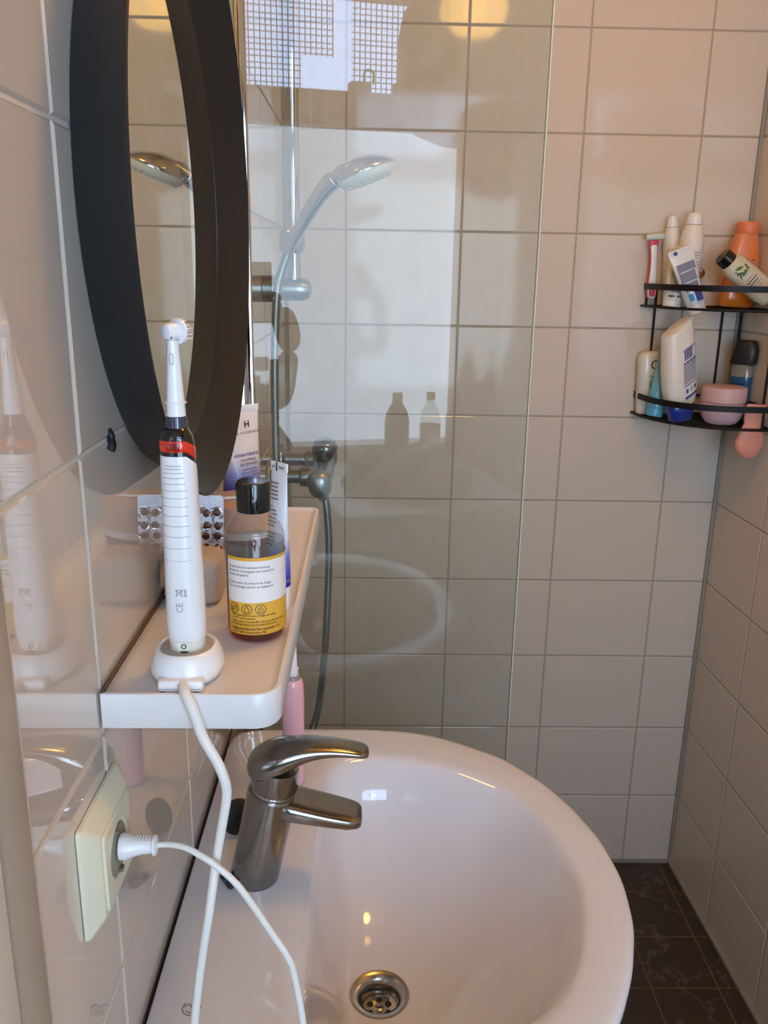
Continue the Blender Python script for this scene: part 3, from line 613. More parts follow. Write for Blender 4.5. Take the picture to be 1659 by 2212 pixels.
for du, w in ((-.0055, .003), (.0042, .0065)): box('crimp_print', n2*.0014+u2*du+Vector((0, 0, .1266)), (w, .0005, .0022), m_grey, t2, R=Matrix.Rotation(-.75, 3, 'Z'))

# ------------------------------------------------------------------ jar with tan lid, stick, blister, sponge
jt = thing('cosmetic_jar', 'round jar with flat tan lid and white-maroon wrap at middle of shelf', 'jar', (.0525, -1.073, SF))
lathe('jar_body', [(.0355, .0002), (.0375, .002), (.0375, .0290)], ramp_mat('jar_wrap', [(0, (110, 58, 66)), (.0215, (110, 58, 66)), (.0216, (222, 220, 224)), (.030, (222, 220, 224))]), jt, n=56, angle=.6)
lathe('lid', [(.0376, .0285), (.0390, .0295), (.0392, .0330), (.0392, .0530), (.0384, .0552), (.0360, .0560)], mat('tan_plastic', (196, 164, 142), .4), jt, n=56, angle=.5)
st_ = tag(bm_obj('spatula', (lambda b: (add_tube(b, [(0, 0, 0), (.010, .001, .0002), (.024, .002, .0002), (.036, .004, 0)], .0016, 8, 6), add_box(b, (-.004, 0, 0), (.011, .006, .0028), .0012), b)[2])(bmesh.new()), m_white, loc=(.0400, -1.079, SF+.0560+.0018), rot=(0, 0, .1)), 'small white plastic spatula lying on the tan jar lid', 'spatula')
bl = thing('blister_pack', 'foil pill blister with popped pockets standing on edge against the jar', 'pill pack', (.0218, -1.1285, SF), (math.radians(-9), 0, math.radians(-4)))
m_foil = mat('white_foil', (222, 226, 236), .22, .55, bump=.25, bscale=900.)
def card(w, h, r, y):
    out = []
    for cx, cz, a0 in ((1, 1, 0), (-1, 1, PI/2), (-1, -1, PI), (1, -1, 1.5*PI)):
        for i in range(6): a = a0+PI/2*i/5; out.append(Vector((cx*(w/2-r)+r*math.cos(a), y, h/2+cz*(h/2-r)+r*math.sin(a))))
    return out
loft('foil_card', [card(.0400, .072, .004, 0), card(.0400, .072, .004, -.0006)], m_foil, bl, angle=.5)
m_pop = mat('empty_pocket', (96, 60, 50), .2, .2); m_burst = mat('burst_foil', (214, 214, 220), .14, .9)
for i, x in enumerate((.0138, .0028, -.0125)):
    for j in range(5):
        z = .0545-.0118*j
        o = lathe('popped_pocket', [(.0041, .0), (.0040, .0004), (.0030, .0006)], m_pop, bl, (x+.0009*random.uniform(-1, 1), -.0004, z+.0012*random.uniform(-1, 1)), axis=(0, -1, 0), n=14)
        bm = bmesh.new()
        for k in range(3):
            a = random.uniform(0, 6.28); q = Vector((x+math.cos(a)*.0030, -.0012, z+math.sin(a)*.0030)); L_ = random.uniform(.0026, .0044)
            add_loft(bm, [[q+Vector((math.cos(a+d)*s*L_, -.0020*s*random.random(), math.sin(a+d)*s*L_)) for d in (-1.2, -.2, .8)] for s in (.4, 1.0)])
        bm_obj('foil_flap', bm, m_burst, bl, smooth=False)
text('foil_print', 'ETHINYLESTRAD', .0050, m_ink, bl, (.0078, -.0007, .0600), (0, 0, -1), (1, 0, 0), 'LEFT', bold=.012, sx=.95)
text('foil_print', 'ETHINYLESTRAD', .0050, m_ink, bl, (-.0090, -.0007, .0600), (0, 0, -1), (1, 0, 0), 'LEFT', bold=.012, sx=.95)
bm = bmesh.new(); bmesh.ops.create_icosphere(bm, subdivisions=5, radius=1.0)
from mathutils import noise
for v in bm.verts:
    d = v.co.copy(); p = 6.0; k = (abs(d.x)**p+abs(d.y)**p+abs(d.z)**p)**(-1/p); d *= k
    nz = noise.noise(d*7)*.035+(noise.noise(d*26)*.07 if d.z > .55 else noise.noise(d*20)*.012); d *= 1+nz
    v.co = Vector((d.x*.0250, d.y*.024, (d.z+1)*.0215))
tag(bm_obj('bath_sponge', bm, mat('beige_sponge', (198, 182, 168), .75, bump=.5, bscale=260., sss=.3), loc=(.0305, -1.208, SF)), 'beige block sponge with nubbly top between toothbrush and oil bottle', 'sponge')

# ------------------------------------------------------------------ things on the basin deck
pt = thing('pink_toothbrush', 'pink electric toothbrush with white neck standing on basin behind tap', 'toothbrush', (.0975, -1.013, .9131))
m_pink = mat('pink_plastic', (236, 182, 190), .25, coat=.4)
lathe('handle', [(.0115, .0002), (.0125, .0015), (.0128, .005), (.0132, .060), (.0136, .115), (.0128, .134), (.0112, .1395), (.0098, .141)], m_pink, pt, n=36, angle=.7)
lathe('grey_collar', [(.0099, .1405), (.0092, .1435), (.0080, .1455), (.0070, .146)], mat('grey_collar', (150, 140, 142), .3), pt, n=32)
lathe('brush_neck', [(.0068, .1455), (.0070, .150), (.0062, .151), (.0058, .158), (.0046, .190), (.0038, .215), (.0042, .222), (.0035, .226)], m_white, pt, n=28)
lathe('neck_ring', [(.0062, .1525), (.0074, .153), (.0074, .154), (.006, .1545)], m_white, pt, n=28)
lathe('brush_disc', [(.0075, 0), (.0078, .001), (.0070, .0055)], m_white, pt, (0, -.0005, .222), axis=(.4, .9, 0), n=28)
tag(lathe('basin_plug', [(.0175, 0), (.0195, .0015), (.0195, .006), (.0160, .009), (.0040, .0095), (.0035, .0125)], m_matteblack, None, (.0415, -1.108, .9330), axis=(.55, -.75, .25), n=36), 'black rubber basin plug leaning on the deck behind the tap', 'plug')
cl = thing('cap_stick', 'small dark stick with a teal band lying at the foot of tap', 'stick', (.0445, -1.1935, .9166), (0, 0, math.radians(-56)))
lathe('stick_end', [(.0026, -.0115), (.0034, -.0105), (.0034, -.0022)], m_matteblack, cl, axis=(1, 0, 0), n=20)
lathe('teal_band', [(.0035, -.0022), (.0035, .0022)], mat('teal_plastic', (24, 96, 116), .3), cl, axis=(1, 0, 0), n=20)
lathe('stick_tip', [(.0034, .0022), (.0034, .0090), (.0028, .0105)], mat('dark_brown_plastic', (48, 40, 34), .4), cl, axis=(1, 0, 0), n=20)
tag(bm_obj('wall_anchor', (lambda b: (add_tube(b, [(-.001, .0015, .007), (0.0012, 0, .003), (.0005, .001, 0), (.0015, -.001, -.004), (.0005, -.0025, -.007)], (.0022, .0034), 8, 6), b)[1])(bmesh.new()), m_matteblack, loc=(.0008, -1.332, 1.4023)), 'black plastic stub poking out of wall joint below the mirror', 'wall plug')

# ------------------------------------------------------------------ shower fittings behind the glass
ry = -.41
sr = thing('shower_rail', 'chrome vertical shower rail on left wall behind glass screen', 'rail', (0, ry, 1.486))
lathe('rail', [(.0110, .0), (.0110, .66)], m_chrome, sr, (.054, 0, 0), n=28)
for z in (0, .64):
    lathe('wall_bracket', [(.0225, .0008), (.0225, .020), (.0195, .0205), (.0195, .058), (.0190, .070), (.0150, .0795), (.006, .0835)], m_satin, sr, (0, 0, z), axis=(1, 0, 0), n=36)
lathe('slider', [(.0175, -.020), (.0215, -.013), (.0225, 0), (.0215, .013), (.0175, .020)], m_chrome, sr, (.051, 0, .079), n=32)
hs = thing('hand_shower', 'chrome hand shower with white spray face hooked on the rail, grey hose hanging', 'shower head', (.052, -.45, 1.557)); ho = Vector(hs.location)
HP = [(.0475, -.452, 1.545), (.052, -.456, 1.557), (.066, -.466, 1.580), (.082, -.478, 1.604), (.098, -.490, 1.6265), (.112, -.497, 1.643), (.126, -.503, 1.656)]
bm = bmesh.new(); add_tube(bm, [Vector(p)-ho for p in HP], (.0088, .0150), 20, 6); bm_obj('handle', bm, m_chrome, hs)
hn = Vector((.36, 0, -.93)).normalized()   # spray direction
hu = Vector((.93, 0, .36)).normalized(); hv = Vector((0, 1, 0)); hc = Vector((.176, -.505, 1.666))-ho
loft('head_shell', [ring(hc-hn*h+hu*dx, r*1.10, r, 40, 2, hu, hv) for h, r, dx in ((.0, .0445, 0), (.0015, .0448, 0), (.006, .0430, -.001), (.014, .036, -.003), (.021, .025, -.006), (.0255, .012, -.008), (.0265, .002, -.008))], m_chrome, hs, angle=1.2)
loft('neck', [ring(Vector(HP[-2])-ho, .0142, .0142, 24, 2, *frame((.014, -.006, .013))), ring(Vector((.138, -.504, 1.6655))-ho, .0175, .013, 24, 2, hv, Vector((-.5, 0, .86))), ring(Vector((.156, -.505, 1.672))-ho, .024, .011, 24, 2, hv, -hn)], m_chrome, hs)
loft('spray_face', [ring(hc+hn*h, r*1.09, r, 40, 2, hu, hv) for h, r in ((-.001, .0436), (.004, .0425), (.010, .0390), (.0125, .0350), (.0130, .02))], mat('white_spray_plate', (226, 224, 212), .35), hs, angle=.8)
bm = bmesh.new()
for rr_, k_ in ((.034, 22), (.025, 16), (.016, 10)):
    for k in range(k_):
        a = 2*PI*k/k_; q = hc+hn*.0115+hu*(rr_*1.08*math.cos(a))+hv*(rr_*math.sin(a)); add_tube(bm, [q, q+hn*.0035], (.0021, .0014), 6, 1, False)
g_ = bm_obj('nozzles', bm, bpy.data.materials['white_spray_plate'], hs); g_['kind'] = 'stuff'
my = -.25; mz = 1.128
HO = [(.0475, -.452, 1.545), (.0395, -.450, 1.525), (.0300, -.448, 1.495), (.0255, -.447, 1.455), (.0225, -.445, 1.40), (.0205, -.445, 1.33), (.0205, -.445, 1.25), (.0215, -.445, 1.10), (.026, -.445, .90), (.040, -.44, .70), (.065, -.42, .62), (.088, -.39, .66), (.1015, -.37, .78), (.1075, -.352, .90), (.1095, -.345, 1.0), (.1050, -.342, 1.075), (.100, -.340, 1.100)]
bm = bmesh.new(); add_tube(bm, [Vector(p)-ho for p in HO], .0072, 14, 8); bm_obj('hose', bm, mat('grey_metal_hose', (146, 150, 148), .2, .95, bump=.25, bscale=700.), hs)
mt = thing('shower_mixer', 'chrome shower mixer on left wall behind glass, seen past the tubes', 'tap', (.0, -.255, mz))
for dy in (-.075, .075):
    lathe('wall_flange', [(.034, .0008), (.033, .006), (.024, .011), (.016, .012)], m_satin, mt, (0, dy, .006), axis=(1, 0, 0), n=36)
    lathe('union_nut', [(.0130, .010), (.0130, .052), (.0185, .054), (.0195, .058), (.0195, .082), (.0175, .086)], m_satin, mt, (0, dy, .006), axis=(1, 0, 0), n=8 if dy > 5 else 32)
lathe('mixer_body', [(.012, -.103), (.0235, -.098), (.0245, -.085), (.0245, .085), (.0235, .098), (.012, .103)], m_satin, mt, (.0905, 0, 0), axis=(0, 1, 0), n=36)
def knob(y, s, dz, r):
    loft('knob', [ring((.0935, y+s*h, dz), rr*.95, rr*1.2, 24, 2.4, Vector((1, 0, 0)), Vector((0, 0, 1))) for h, rr in ((0, r*.62), (.006, r*.95), (.014, r), (.024, r*.82), (.029, r*.45), (.030, r*.1))], m_satin, mt, angle=1.0)
knob(-.098, -1, 0, .0235); knob(.098, 1, .006, .0260)
lathe('hose_outlet', [(.0105, 0), (.0105, -.022), (.0085, -.026)], m_satin, mt, (.0985, -.085, -.012), n=20)
loft('lever', [ring((.094+dx, -.010, z), rx, ry_, 28, 2.4) for z, rx, ry_, dx in ((.022, .013, .013, 0), (.034, .022, .024, .002), (.050, .026, .028, .004), (.062, .022, .024, .004), (.068, .012, .013, .003))], mat('dark_chrome', (120, 118, 114), .15, 1.0), mt, angle=1.0)

# ------------------------------------------------------------------ corner caddy
CX, CY, CR = 1.0065, -.003, .213
kt = thing('corner_caddy', 'two-tier black wire shower caddy in the tiled corner', 'caddy', (CX, CY, 1.2165)); ko = Vector(kt.location)
m_wire = mat('black_wire_coating', (13, 12, 12), .5, spec=.3)
def arc(r, z, a0=PI, a1=1.5*PI, n=24, p=2.25):
    out = []
    for i in range(n+1):
        a = a0+(a1-a0)*i/n; k = r/(abs(math.cos(a))**p+abs(math.sin(a))**p)**(1/p); out.append(Vector((k*math.cos(a), k*math.sin(a), z)))
    return out
for base_z, rail_z, nm in ((0, .0415, 'lower'), (.2372, .2790, 'upper')):
    tube('shelf_rim', arc(CR+.008, base_z), .0026, m_wire, kt, 8, 1, False)
    bm = bmesh.new(); a_ = arc(CR+.003, 0, p=2.7)
    add_loft(bm, [[Vector((p.x*k, p.y*k, rail_z+dz)) for k, dz in ((1, -.0062), (1.012, -.0062), (1.012, .0062), (1, .0062))] for p in a_])
    bm_obj('front_rail', bm, m_wire, kt, angle=.5)
    tube('back_rail', [(-CR, -.0025, rail_z), (-.003, -.0025, rail_z), (-.0012+.0036*0, -.004, rail_z), (.0072, -CR, rail_z)], .0024, m_wire, kt, 8, 1, False)
    tube('wall_rim', [(-CR-.008, -.0025, base_z), (-.004, -.0025, base_z), (-.001, -.006, base_z), (.0070, -CR-.006, base_z)], .0024, m_wire, kt, 8, 1, False)
    for k in range(13):
        q = .0165*(k+.6); rr = CR+.006
        if q < rr: tube('shelf_wire', [(-math.sqrt(rr*rr-q*q), -q, base_z), (.0+q*.03-.003, -q, base_z)], .0016, m_wire, kt, 6, 1, False)
for p0, p1 in (((-.190, -.0028, 0), (-.190, -.0028, .2790)), ((-.0375, -.0028, 0), (-.0375, -.0028, .2790)), ((-.001, -.018, 0), (-.001, -.018, .2790)), ((.0055, -.165, 0), (.0055, -.165, .2790))):
    tube('upright', [p0, p1], .0026, m_wire, kt, 8, 1, False)
for a in (PI+.04, 1.5*PI-.06):
    for bz, rz in ((0, .0415), (.2372, .279)): tube('rail_post', [(CR*math.cos(a), CR*math.sin(a), bz), (CR*math.cos(a), CR*math.sin(a), rz)], .0024, m_wire, kt, 8, 1, False)
ZU, ZL = 1.2165+.2372+.0018, 1.2165+.0018
def lean(o, rx=0, ry=0, rz=0): o.rotation_euler = (math.radians(rx), math.radians(ry), math.radians(rz)); return o
m_bodyw = mat('white_cosmetic_plastic', (232, 226, 216), .35)
def spray(x, y, h, r, label, ry_, rx_, prints):
    t = thing('spray_can', label, 'spray can', (x, y, ZU)); lean(t, rx_, ry_)
    lathe('can_body', [(r*.92, .0002), (r, .003), (r, h*.70), (r*.93, h*.78), (r*.74, h*.86), (r*.62, h*.885)], m_bodyw, t, n=36, angle=.8)
    lathe('cap', [(r*.66, h*.875), (r*.68, h*.885), (r*.62, h*.94), (r*.54, h*.975), (r*.40, h)], m_white, t, n=32, angle=.7)
    lathe('cap_ring', [(r*.665, h*.872), (r*.69, h*.876), (r*.665, h*.882)], m_grey, t, n=32)
    if prints:
        for i, w in enumerate((.030, .026, .018, .032, .033, .030)):
            bm = bmesh.new(); rr = r+.0003
            for s in range(8):
                pass
            zz = h*.58-.005*i-(0.004 if i > 2 else 0); rows = [[Vector((math.sin(-w/2/r+w/r*j/10)*rr, -math.cos(-w/2/r+w/r*j/10)*rr, zz+d)) for j in range(11)] for d in (0, .0018)]
            add_loft(bm, rows, False, False, closed=False); bm_obj('print_line', bm, m_grey, t)
    return t
spray(.8430, -.024, .186, .0180, 'white spray can at the back of upper caddy tier, beside razor', -5, 1, False)
spray(.8560, -.064, .190, .0250, 'larger white spray can with grey lettering on upper caddy tier', 1.5, 1, True)
# razor hooked over the upper rail
rz = thing('razor', 'pink and white disposable razor hanging at left end of upper caddy rail', 'razor', (.8010, -.0190, 1.4700), (math.radians(4), math.radians(-4), 0))
m_rpink = mat('raspberry_rubber', (206, 66, 96), .4)
loft('handle', [ring((0, y, z), rx, .004, 20, 2.4) for z, rx, y in ((.0, .003, 0), (.003, .0085, 0), (.012, .0100, 0), (.030, .0088, -.001), (.060, .0068, -.003), (.085, .0062, -.003), (.105, .0072, 0), (.112, .0078, .001))], m_white, rz)
loft('handle_edge', [ring((-.0012, y+.0012, z), rx+.0008, .0034, 20, 2.4) for z, rx, y in ((-.001, .003, 0), (.003, .0092, 0), (.012, .0104, 0), (.030, .0092, -.001), (.060, .0070, -.003), (.085, .0064, -.003), (.105, .0074, 0))], m_rpink, rz)
loft('grip_pad', [ring((0, -.0042, z), rx, .001, 16, 2.4) for z, rx in ((.004, .003), (.006, .0062), (.018, .0068), (.022, .003))], m_rpink, rz)
loft('neck', [ring((0, .001, z), rx, .0035, 16, 3) for z, rx in ((.108, .0085), (.113, .0098), (.120, .0110), (.122, .0110))], m_rpink, rz)
box('blade_head', (.001, -.002, .1290), (.0400, .010, .0125), mat('pale_green_plastic', (204, 210, 196), .35), rz, .003)
for k in range(2): box('blade', (.001, -.0074, .1280+.0035*k), (.0320, .0008, .0009), m_steel, rz)
# two tubes standing head-down
def pack_tube(name, label, loc, ry_, rx_, h, r, w, m, cap_h, prints):
    t = thing(name, label, 'tube', loc); lean(t, rx_, ry_)
    squeeze_tube(t, cap_h+.001, h, r, w, m, cap_h, m_bodyw, .008, m, ang=0, n=32)
    for i, (x, z, ww_, hh, mm) in enumerate(prints):
        dep = r*max(0., 1-((z-cap_h)/(h-cap_h-.008)))**.9+.0016
        dz = r*.9/(h-cap_h)
        R_ = Matrix.Rotation(-math.atan(dz), 3, 'X'); box('print_block', (x, -dep*.985-.0006, z), (ww_, .0007, hh), mm, t, R=R_)
    return t
m_pgrey = mat('print_grey_blue', (126, 130, 150), .6); m_pblue = mat('print_blue', (52, 66, 140), .6); m_pcyan = mat('print_cyan', (70, 150, 200), .6); m_ptan = mat('print_tan', (176, 160, 124), .6)
pack_tube('body_lotion_tube', 'white and gold tube standing cap down at upper caddy tier, behind blue-printed tube', (.8220, -.092, ZU), 4, -1, .122, .0195, .046, ramp_mat('gold_white', [(0, (228, 222, 212)), (.03, (232, 226, 214)), (.06, (222, 206, 160)), (.13, (226, 214, 180))]), .014,
          [(-.002, .060, .026, .026, m_ptan), (.0, .034, .022, .010, m_grey)]+[(-.014+.0042*k, .0215, .0026, .0042, m_ink) for k in (0, 1, 2, 4, 5, 7)])
pack_tube('face_scrub_tube', 'white tube with blue-grey printed panel leaning across upper caddy tier', (.8650, -.128, ZU-.008), -23, 3, .136, .0195, .052, mat('tube_pale_blue', (224, 226, 224), .35, coat=.2), .020,
          [(0, .098, .036, .016, m_pgrey), (-.002, .078, .032, .020, m_pgrey), (-.002, .058, .028, .016, m_pgrey), (-.009, .036, .009, .014, m_pcyan), (.006, .037, .013, .024, m_pblue), (-.012, .1292, .007, .007, m_pblue)])
# orange bottle
ob = thing('orange_bottle', 'orange shower gel bottle with salmon cap on upper caddy tier', 'bottle', (.9685, -.062, ZU)); lean(ob, 0, 3)
m_or = ramp_mat('orange_gel', [(0, (240, 132, 30)), (.05, (238, 128, 32)), (.075, (226, 120, 60)), (.17, (232, 136, 88))], coat=.5)
loft('bottle_body', [ring((0, 0, z), rx, ry_, 36, 2.5) for z, rx, ry_ in ((.0002, .030, .018), (.003, .0355, .0215), (.02, .0375, .0225), (.06, .0370, .0225), (.10, .0345, .022), (.125, .0300, .021), (.145, .0235, .0195), (.152, .022, .019))], m_or, ob)
lathe('cap', [(.0225, .150), (.0238, .152), (.0238, .171), (.0225, .1735)], mat('salmon_cap', (230, 128, 84), .4), ob, n=32, angle=.6)
for k in range(5): box('print_line', (.013+.002*(k % 2), -.0224-.0004, .098-.004*k), (.012 if k else .006, .0006, .0016), m_ink if k == 0 else m_grey, ob)
# leaf bottle lying aslant
lb = thing('leaf_bottle', 'cream shampoo bottle with green leaf print lying slanted against orange bottle', 'bottle', (.9065, -.142, 1.5526)); lean(lb, 0, 126.5)
m_leafb = mat('cream_leaf_bottle', (206, 198, 172), .4)
loft('bottle_body', [ring((0, 0, z), rx, ry_, 36, 2.4) for z, rx, ry_ in ((.006, .014, .013), (.010, .021, .018), (.020, .0255, .0205), (.105, .0262, .021), (.118, .0255, .0205), (.122, .023, .018))], m_leafb, lb)
lathe('cap', [(.0165, -.012), (.0185, -.010), (.0185, .0085), (.0170, .010)], m_dark, lb, n=28, angle=.6)
m_leaf = mat('leaf_green', (86, 120, 62), .5); m_leafd = mat('dark_leaf_green', (60, 84, 44), .5)
def leafs(par, n, z0, z1):
    for k in range(n):
        z = random.uniform(z0, z1); a = random.uniform(-1.3, 1.3); L = random.uniform(.014, .022); an = random.uniform(-1.0, 1.0); P = []
        for s in (-1, 1):
            for i in range(7):
                t_ = i/6 if s == 1 else 1-i/6; P.append((L*(t_-.5), s*.0035*math.sin(PI*t_)))
        bm = bmesh.new(); vs = []
        for x, y in P:
            xx = x*math.cos(an)-y*math.sin(an); yy = x*math.sin(an)+y*math.cos(an); aa = a+xx/.024
            vs.append(bm.verts.new((.0268*math.sin(aa), -.0217*math.cos(aa), z+yy)))
        bmesh.ops.remove_doubles(bm, verts=bm.verts, dist=1e-6); bm.faces.new(bm.verts[:]) if len(bm.verts) > 2 else None
        bm_obj('printed_leaf', bm, m_leaf if k % 2 else m_leafd, par, smooth=False)
leafs(lb, 12, .026, .046); leafs(lb, 8, .098, .112)
bm = bmesh.new(); add_loft(bm, [[Vector((.02660*math.sin(-.75+1.7*i/14), -.0214*math.cos(-.75+1.7*i/14), z)) for i in range(15)] for z in (.050, .070, .092)], False, False, closed=False); bm_obj('label', bm, mat('cream_label', (214, 204, 184), .5), lb)
for k, (w, mm) in enumerate(((.018, m_grey), (.026, m_ink), (.020, m_ink), (.024, m_grey), (.018, m_grey))): box('print_line', (.002, -.0222, .056+.0065*k), (w, .0006, .0015), mm, lb)
# chrome suction knob
tag(lathe('wall_hook', [(.014, .0006), (.015, .004), (.011, .010), (.013, .016), (.010, .022), (.003, .024)], m_chrome, None, (.9020, 0, 1.5250), axis=(0, -1, 0), n=28), 'small chrome knob on back wall between the tubes and orange bottle', 'hook')

# lower tier
def bottle_sec(t, nm, prof, m, p=2.6, n=40, angle=.9, dx=0): return loft(nm, [ring((dx, 0, z), rx, ry_, n, p) for z, rx, ry_ in prof], m, t, angle=angle)
cb = thing('soap_bottle', 'translucent white bottle with large C on left end of lower caddy tier', 'bottle', (.8180, -.0245, ZL)); lean(cb, 0, -3)
bottle_sec(cb, 'bottle_body', ((.0002, .026, .017), (.002, .0285, .019), (.10, .0285, .019), (.126, .0280, .0185), (.134, .0250, .0160), (.138, .0180, .0120)), mat('milky_plastic', (222, 214, 200), .3, sss=.2, coat=.3))
text('front_print', 'C', .030, m_ink, cb, (-.0065, -.0193, .100), (1, 0, 0), (0, 0, 1), 'LEFT', lift=.0006)
m_grn = mat('green_ink', (110, 160, 64), .6)
for k, s in enumerate(('Feel', 'good', 'fresh')): text('front_print', s, .0125, m_grn, cb, (-.0075, -.0193, .080-.0105*k), (1, 0, 0), (0, 0, 1), 'LEFT', lift=.0006, bold=.01)
box('print_line', (.014, -.0193, .0955), (.020, .0006, .0008), m_grey, cb)
for k in range(4): box('print_line', (.010, -.0193, .046-.006*k), (.016, .0006, .0014), m_grey, cb)
gc = thing('green_capped_bottle', 'slim pale bottle with bright green cap, behind the white shampoo bottle', 'bottle', (.8640, -.022, ZL))
lathe('bottle_body', [(.015, .0002), (.016, .002), (.016, .120), (.012, .128)], m_bodyw, gc, n=28); lathe('cap', [(.0125, .127), (.0130, .128), (.0130, .162), (.011, .164)], mat('bright_green_plastic', (104, 190, 56), .35), gc, n=28, angle=.6)
bt2 = thing('blue_tube', 'light blue tube leaning beside white shampoo bottle on lower caddy tier', 'tube', (.8185, -.064, ZL)); lean(bt2, 0, 8)
squeeze_tube(bt2, .019, .150, .0200, .048, ramp_mat('aqua_print', [(0, (90, 176, 204)), (.05, (112, 186, 208)), (.15, (140, 178, 190))]), .018, mat('aqua_cap', (96, 178, 204), .3), .008, None, ang=.1, n=32)
box('barcode', (.011, -.0172, .036), (.012, .0008, .014), m_ink, bt2); box('barcode_panel', (.011, -.0168, .036), (.015, .0008, .018), m_bodyw, bt2)
for k in range(2): lathe('round_mark', [(.0034, 0), (.0034, .0006)], mat('pale_aqua', (176, 214, 224), .5) if k == 0 else bpy.data.materials['pale_aqua'], bt2, (-.010+.011*k, -.0166, .052), axis=(0, -1, 0), n=16)
sh_ = thing('shampoo_bottle', 'white shampoo bottle standing on blue cap with slanted top, lower caddy tier', 'bottle', (.8570, -.122, ZL)); lean(sh_, 0, -9, 12)
m_cblue = mat('cobalt_cap', (30, 56, 150), .3, coat=.3)
bottle_sec(sh_, 'cap', ((.0002, .020, .015), (.002, .023, .0175), (.022, .0285, .021), (.036, .0300, .0225), (.0375, .029, .0215)), m_cblue, 2.6)
secs = []
for z, rx, ry_, dx in ((.037, .0285, .0215, 0), (.042, .032, .0235, 0), (.070, .0365, .026, 0), (.110, .0370, .0265, 0), (.150, .0350, .0255, 0), (.185, .0335, .024, 0), (.200, .0330, .023, 0)):
    s_ = ring((dx, 0, z), rx, ry_, 40, 2.6)
    if z > .19:
        for p in s_: p.z += p.x*.55
    elif z > .18:
        for p in s_: p.z += p.x*.30
    secs.append(s_)
s_ = [Vector((p.x*.93, p.y*.9, p.z+.002)) for p in secs[-1]]; secs.append(s_)
loft('bottle_body', secs, m_bodyw, sh_, angle=.75)
# sculpted side face and back label
def bl_box(nm, x, z, w, h, m_, sl=.0):
    rows = []
    for s in (-1, 1):
        rows.append([Vector((x+w/2*q, -.0270-.0004+.0000, z+h/2*s+(x+w/2*q)*sl)) for q in (-1, -.5, 0, .5, 1)])
    bm = bmesh.new(); add_loft(bm, rows, False, False, closed=False)
    for v in bm.verts: v.co.y = -.0266*max(.2, (1-(abs(v.co.x)/.0372)**2.6))**(1/2.6)*(1.0 if v.co.z < .15 else .97)-.0006
    return bm_obj(nm, bm, m_, sh_, smooth=False)
m_lab = mat('label_grey', (156, 160, 168), .5)
bl_box('label_panel', .011, .105, .030, .045, m_lab, .45); bl_box('label_panel', .011, .153, .030, .004, m_lab, .45)
for k in range(9): bl_box('barcode_bar', .0000+.0022*k, .143, .0012 if k % 3 else .0017, .022, m_pblue, .45)
bl_box('label_bar', .012, .126, .028, .004, m_pblue, .45); bl_box('label_bar', .012, .078, .031, .002, m_pblue, .45); bl_box('label_bar', .013, .052, .029, .0045, m_pblue, .45)
for k in range(3): bl_box('label_icon', .003+.010*k, .066, .005, .008, m_pblue if k != 1 else m_lab, .45)
pj_ = thing('body_cream_jar', 'squat pink cream jar with flat lid on lower caddy tier', 'jar', (.9330, -.150, ZL)); pj_.scale = (.94, .94, 1)
m_lil = mat('lilac_pink_plastic', (212, 176, 182), .45)
lathe('jar_body', [(.028, .0002), (.034, .003), (.043, .014), (.0475, .028), (.0480, .040), (.0475, .046)], m_lil, pj_, n=48, angle=.7)
lathe('lid', [(.0478, .0465), (.0490, .048), (.0490, .074), (.0478, .0775), (.044, .0790)], mat('dusty_pink_lid', (206, 168, 168), .45), pj_, n=48, angle=.6)
for a_, w in ((-.75, .018), (-.1, .030), (.55, .014)):
    for k in range(4):
        bm = bmesh.new(); rr = .0483; zz = .0385-.0024*k; ww2 = w*random.uniform(.7, 1)
        add_loft(bm, [[Vector((math.sin(a_+ww2/rr*(i/8-.5))*rr, -math.cos(a_+ww2/rr*(i/8-.5))*rr, zz+d)) for i in range(9)] for d in (0, .0012)], False, False, closed=False); bm_obj('print_line', bm, m_grey, pj_)
pb = thing('blue_gel_bottle', 'blue gel bottle with black flip cap at back of lower caddy tier', 'bottle', (.9890, -.098, ZL), (0, 0, -.7)); pb.scale = (1, 1, 1.17)
m_bgel = mat('deep_blue_gel', (16, 74, 118), .12, coat=.5)
bottle_sec(pb, 'bottle_body', ((.0002, .020, .0135), (.002, .0225, .0155), (.080, .0225, .0155)), m_bgel); bottle_sec(pb, 'clear_top', ((.0802, .0225, .0155), (.098, .0220, .0150), (.104, .0150, .012)), mat('clear_grey_plastic', (128, 124, 112), .2, coat=.5))
secs = []
for z, rx, ry_ in ((.103, .026, .0165), (.106, .0275, .018), (.128, .026, .0175), (.142, .0215, .0150), (.146, .017, .012)):
    secs.append([Vector((p.x+(.003 if z > .12 else 0), p.y, p.z)) for p in ring((0, 0, z), rx, ry_, 32, 3)])
loft('cap', secs, mat('black_flip_cap', (30, 26, 24), .45), pb, angle=.7)
sb = thing('bath_brush', 'salmon pink paddle of a bath brush hanging below lower caddy tier', 'brush', (.9815, -.2035, 1.2555)); lean(sb, 1, 3); sb.scale = (1.22, 1, 1)
m_sal = mat('salmon_silicone', (222, 150, 130), .5, sss=.1)
loft('handle', [ring((0, 0, z), rx, ry_, 28, 2.3) for z, rx, ry_ in ((.012, .016, .005), (.004, .0195, .006), (-.012, .0185, .006), (-.030, .0165, .0065))], m_sal, sb)
loft('paddle', [ring((dx, 0, z), rx, ry_, 28, 2.2) for z, rx, ry_, dx in ((-.030, .0165, .0065, 0), (-.048, .0205, .009, 0), (-.066, .0245, .010, -.001), (-.080, .0230, .010, -.001), (-.094, .0165, .008, 0), (-.1005, .009, .005, .001))], m_sal, sb)

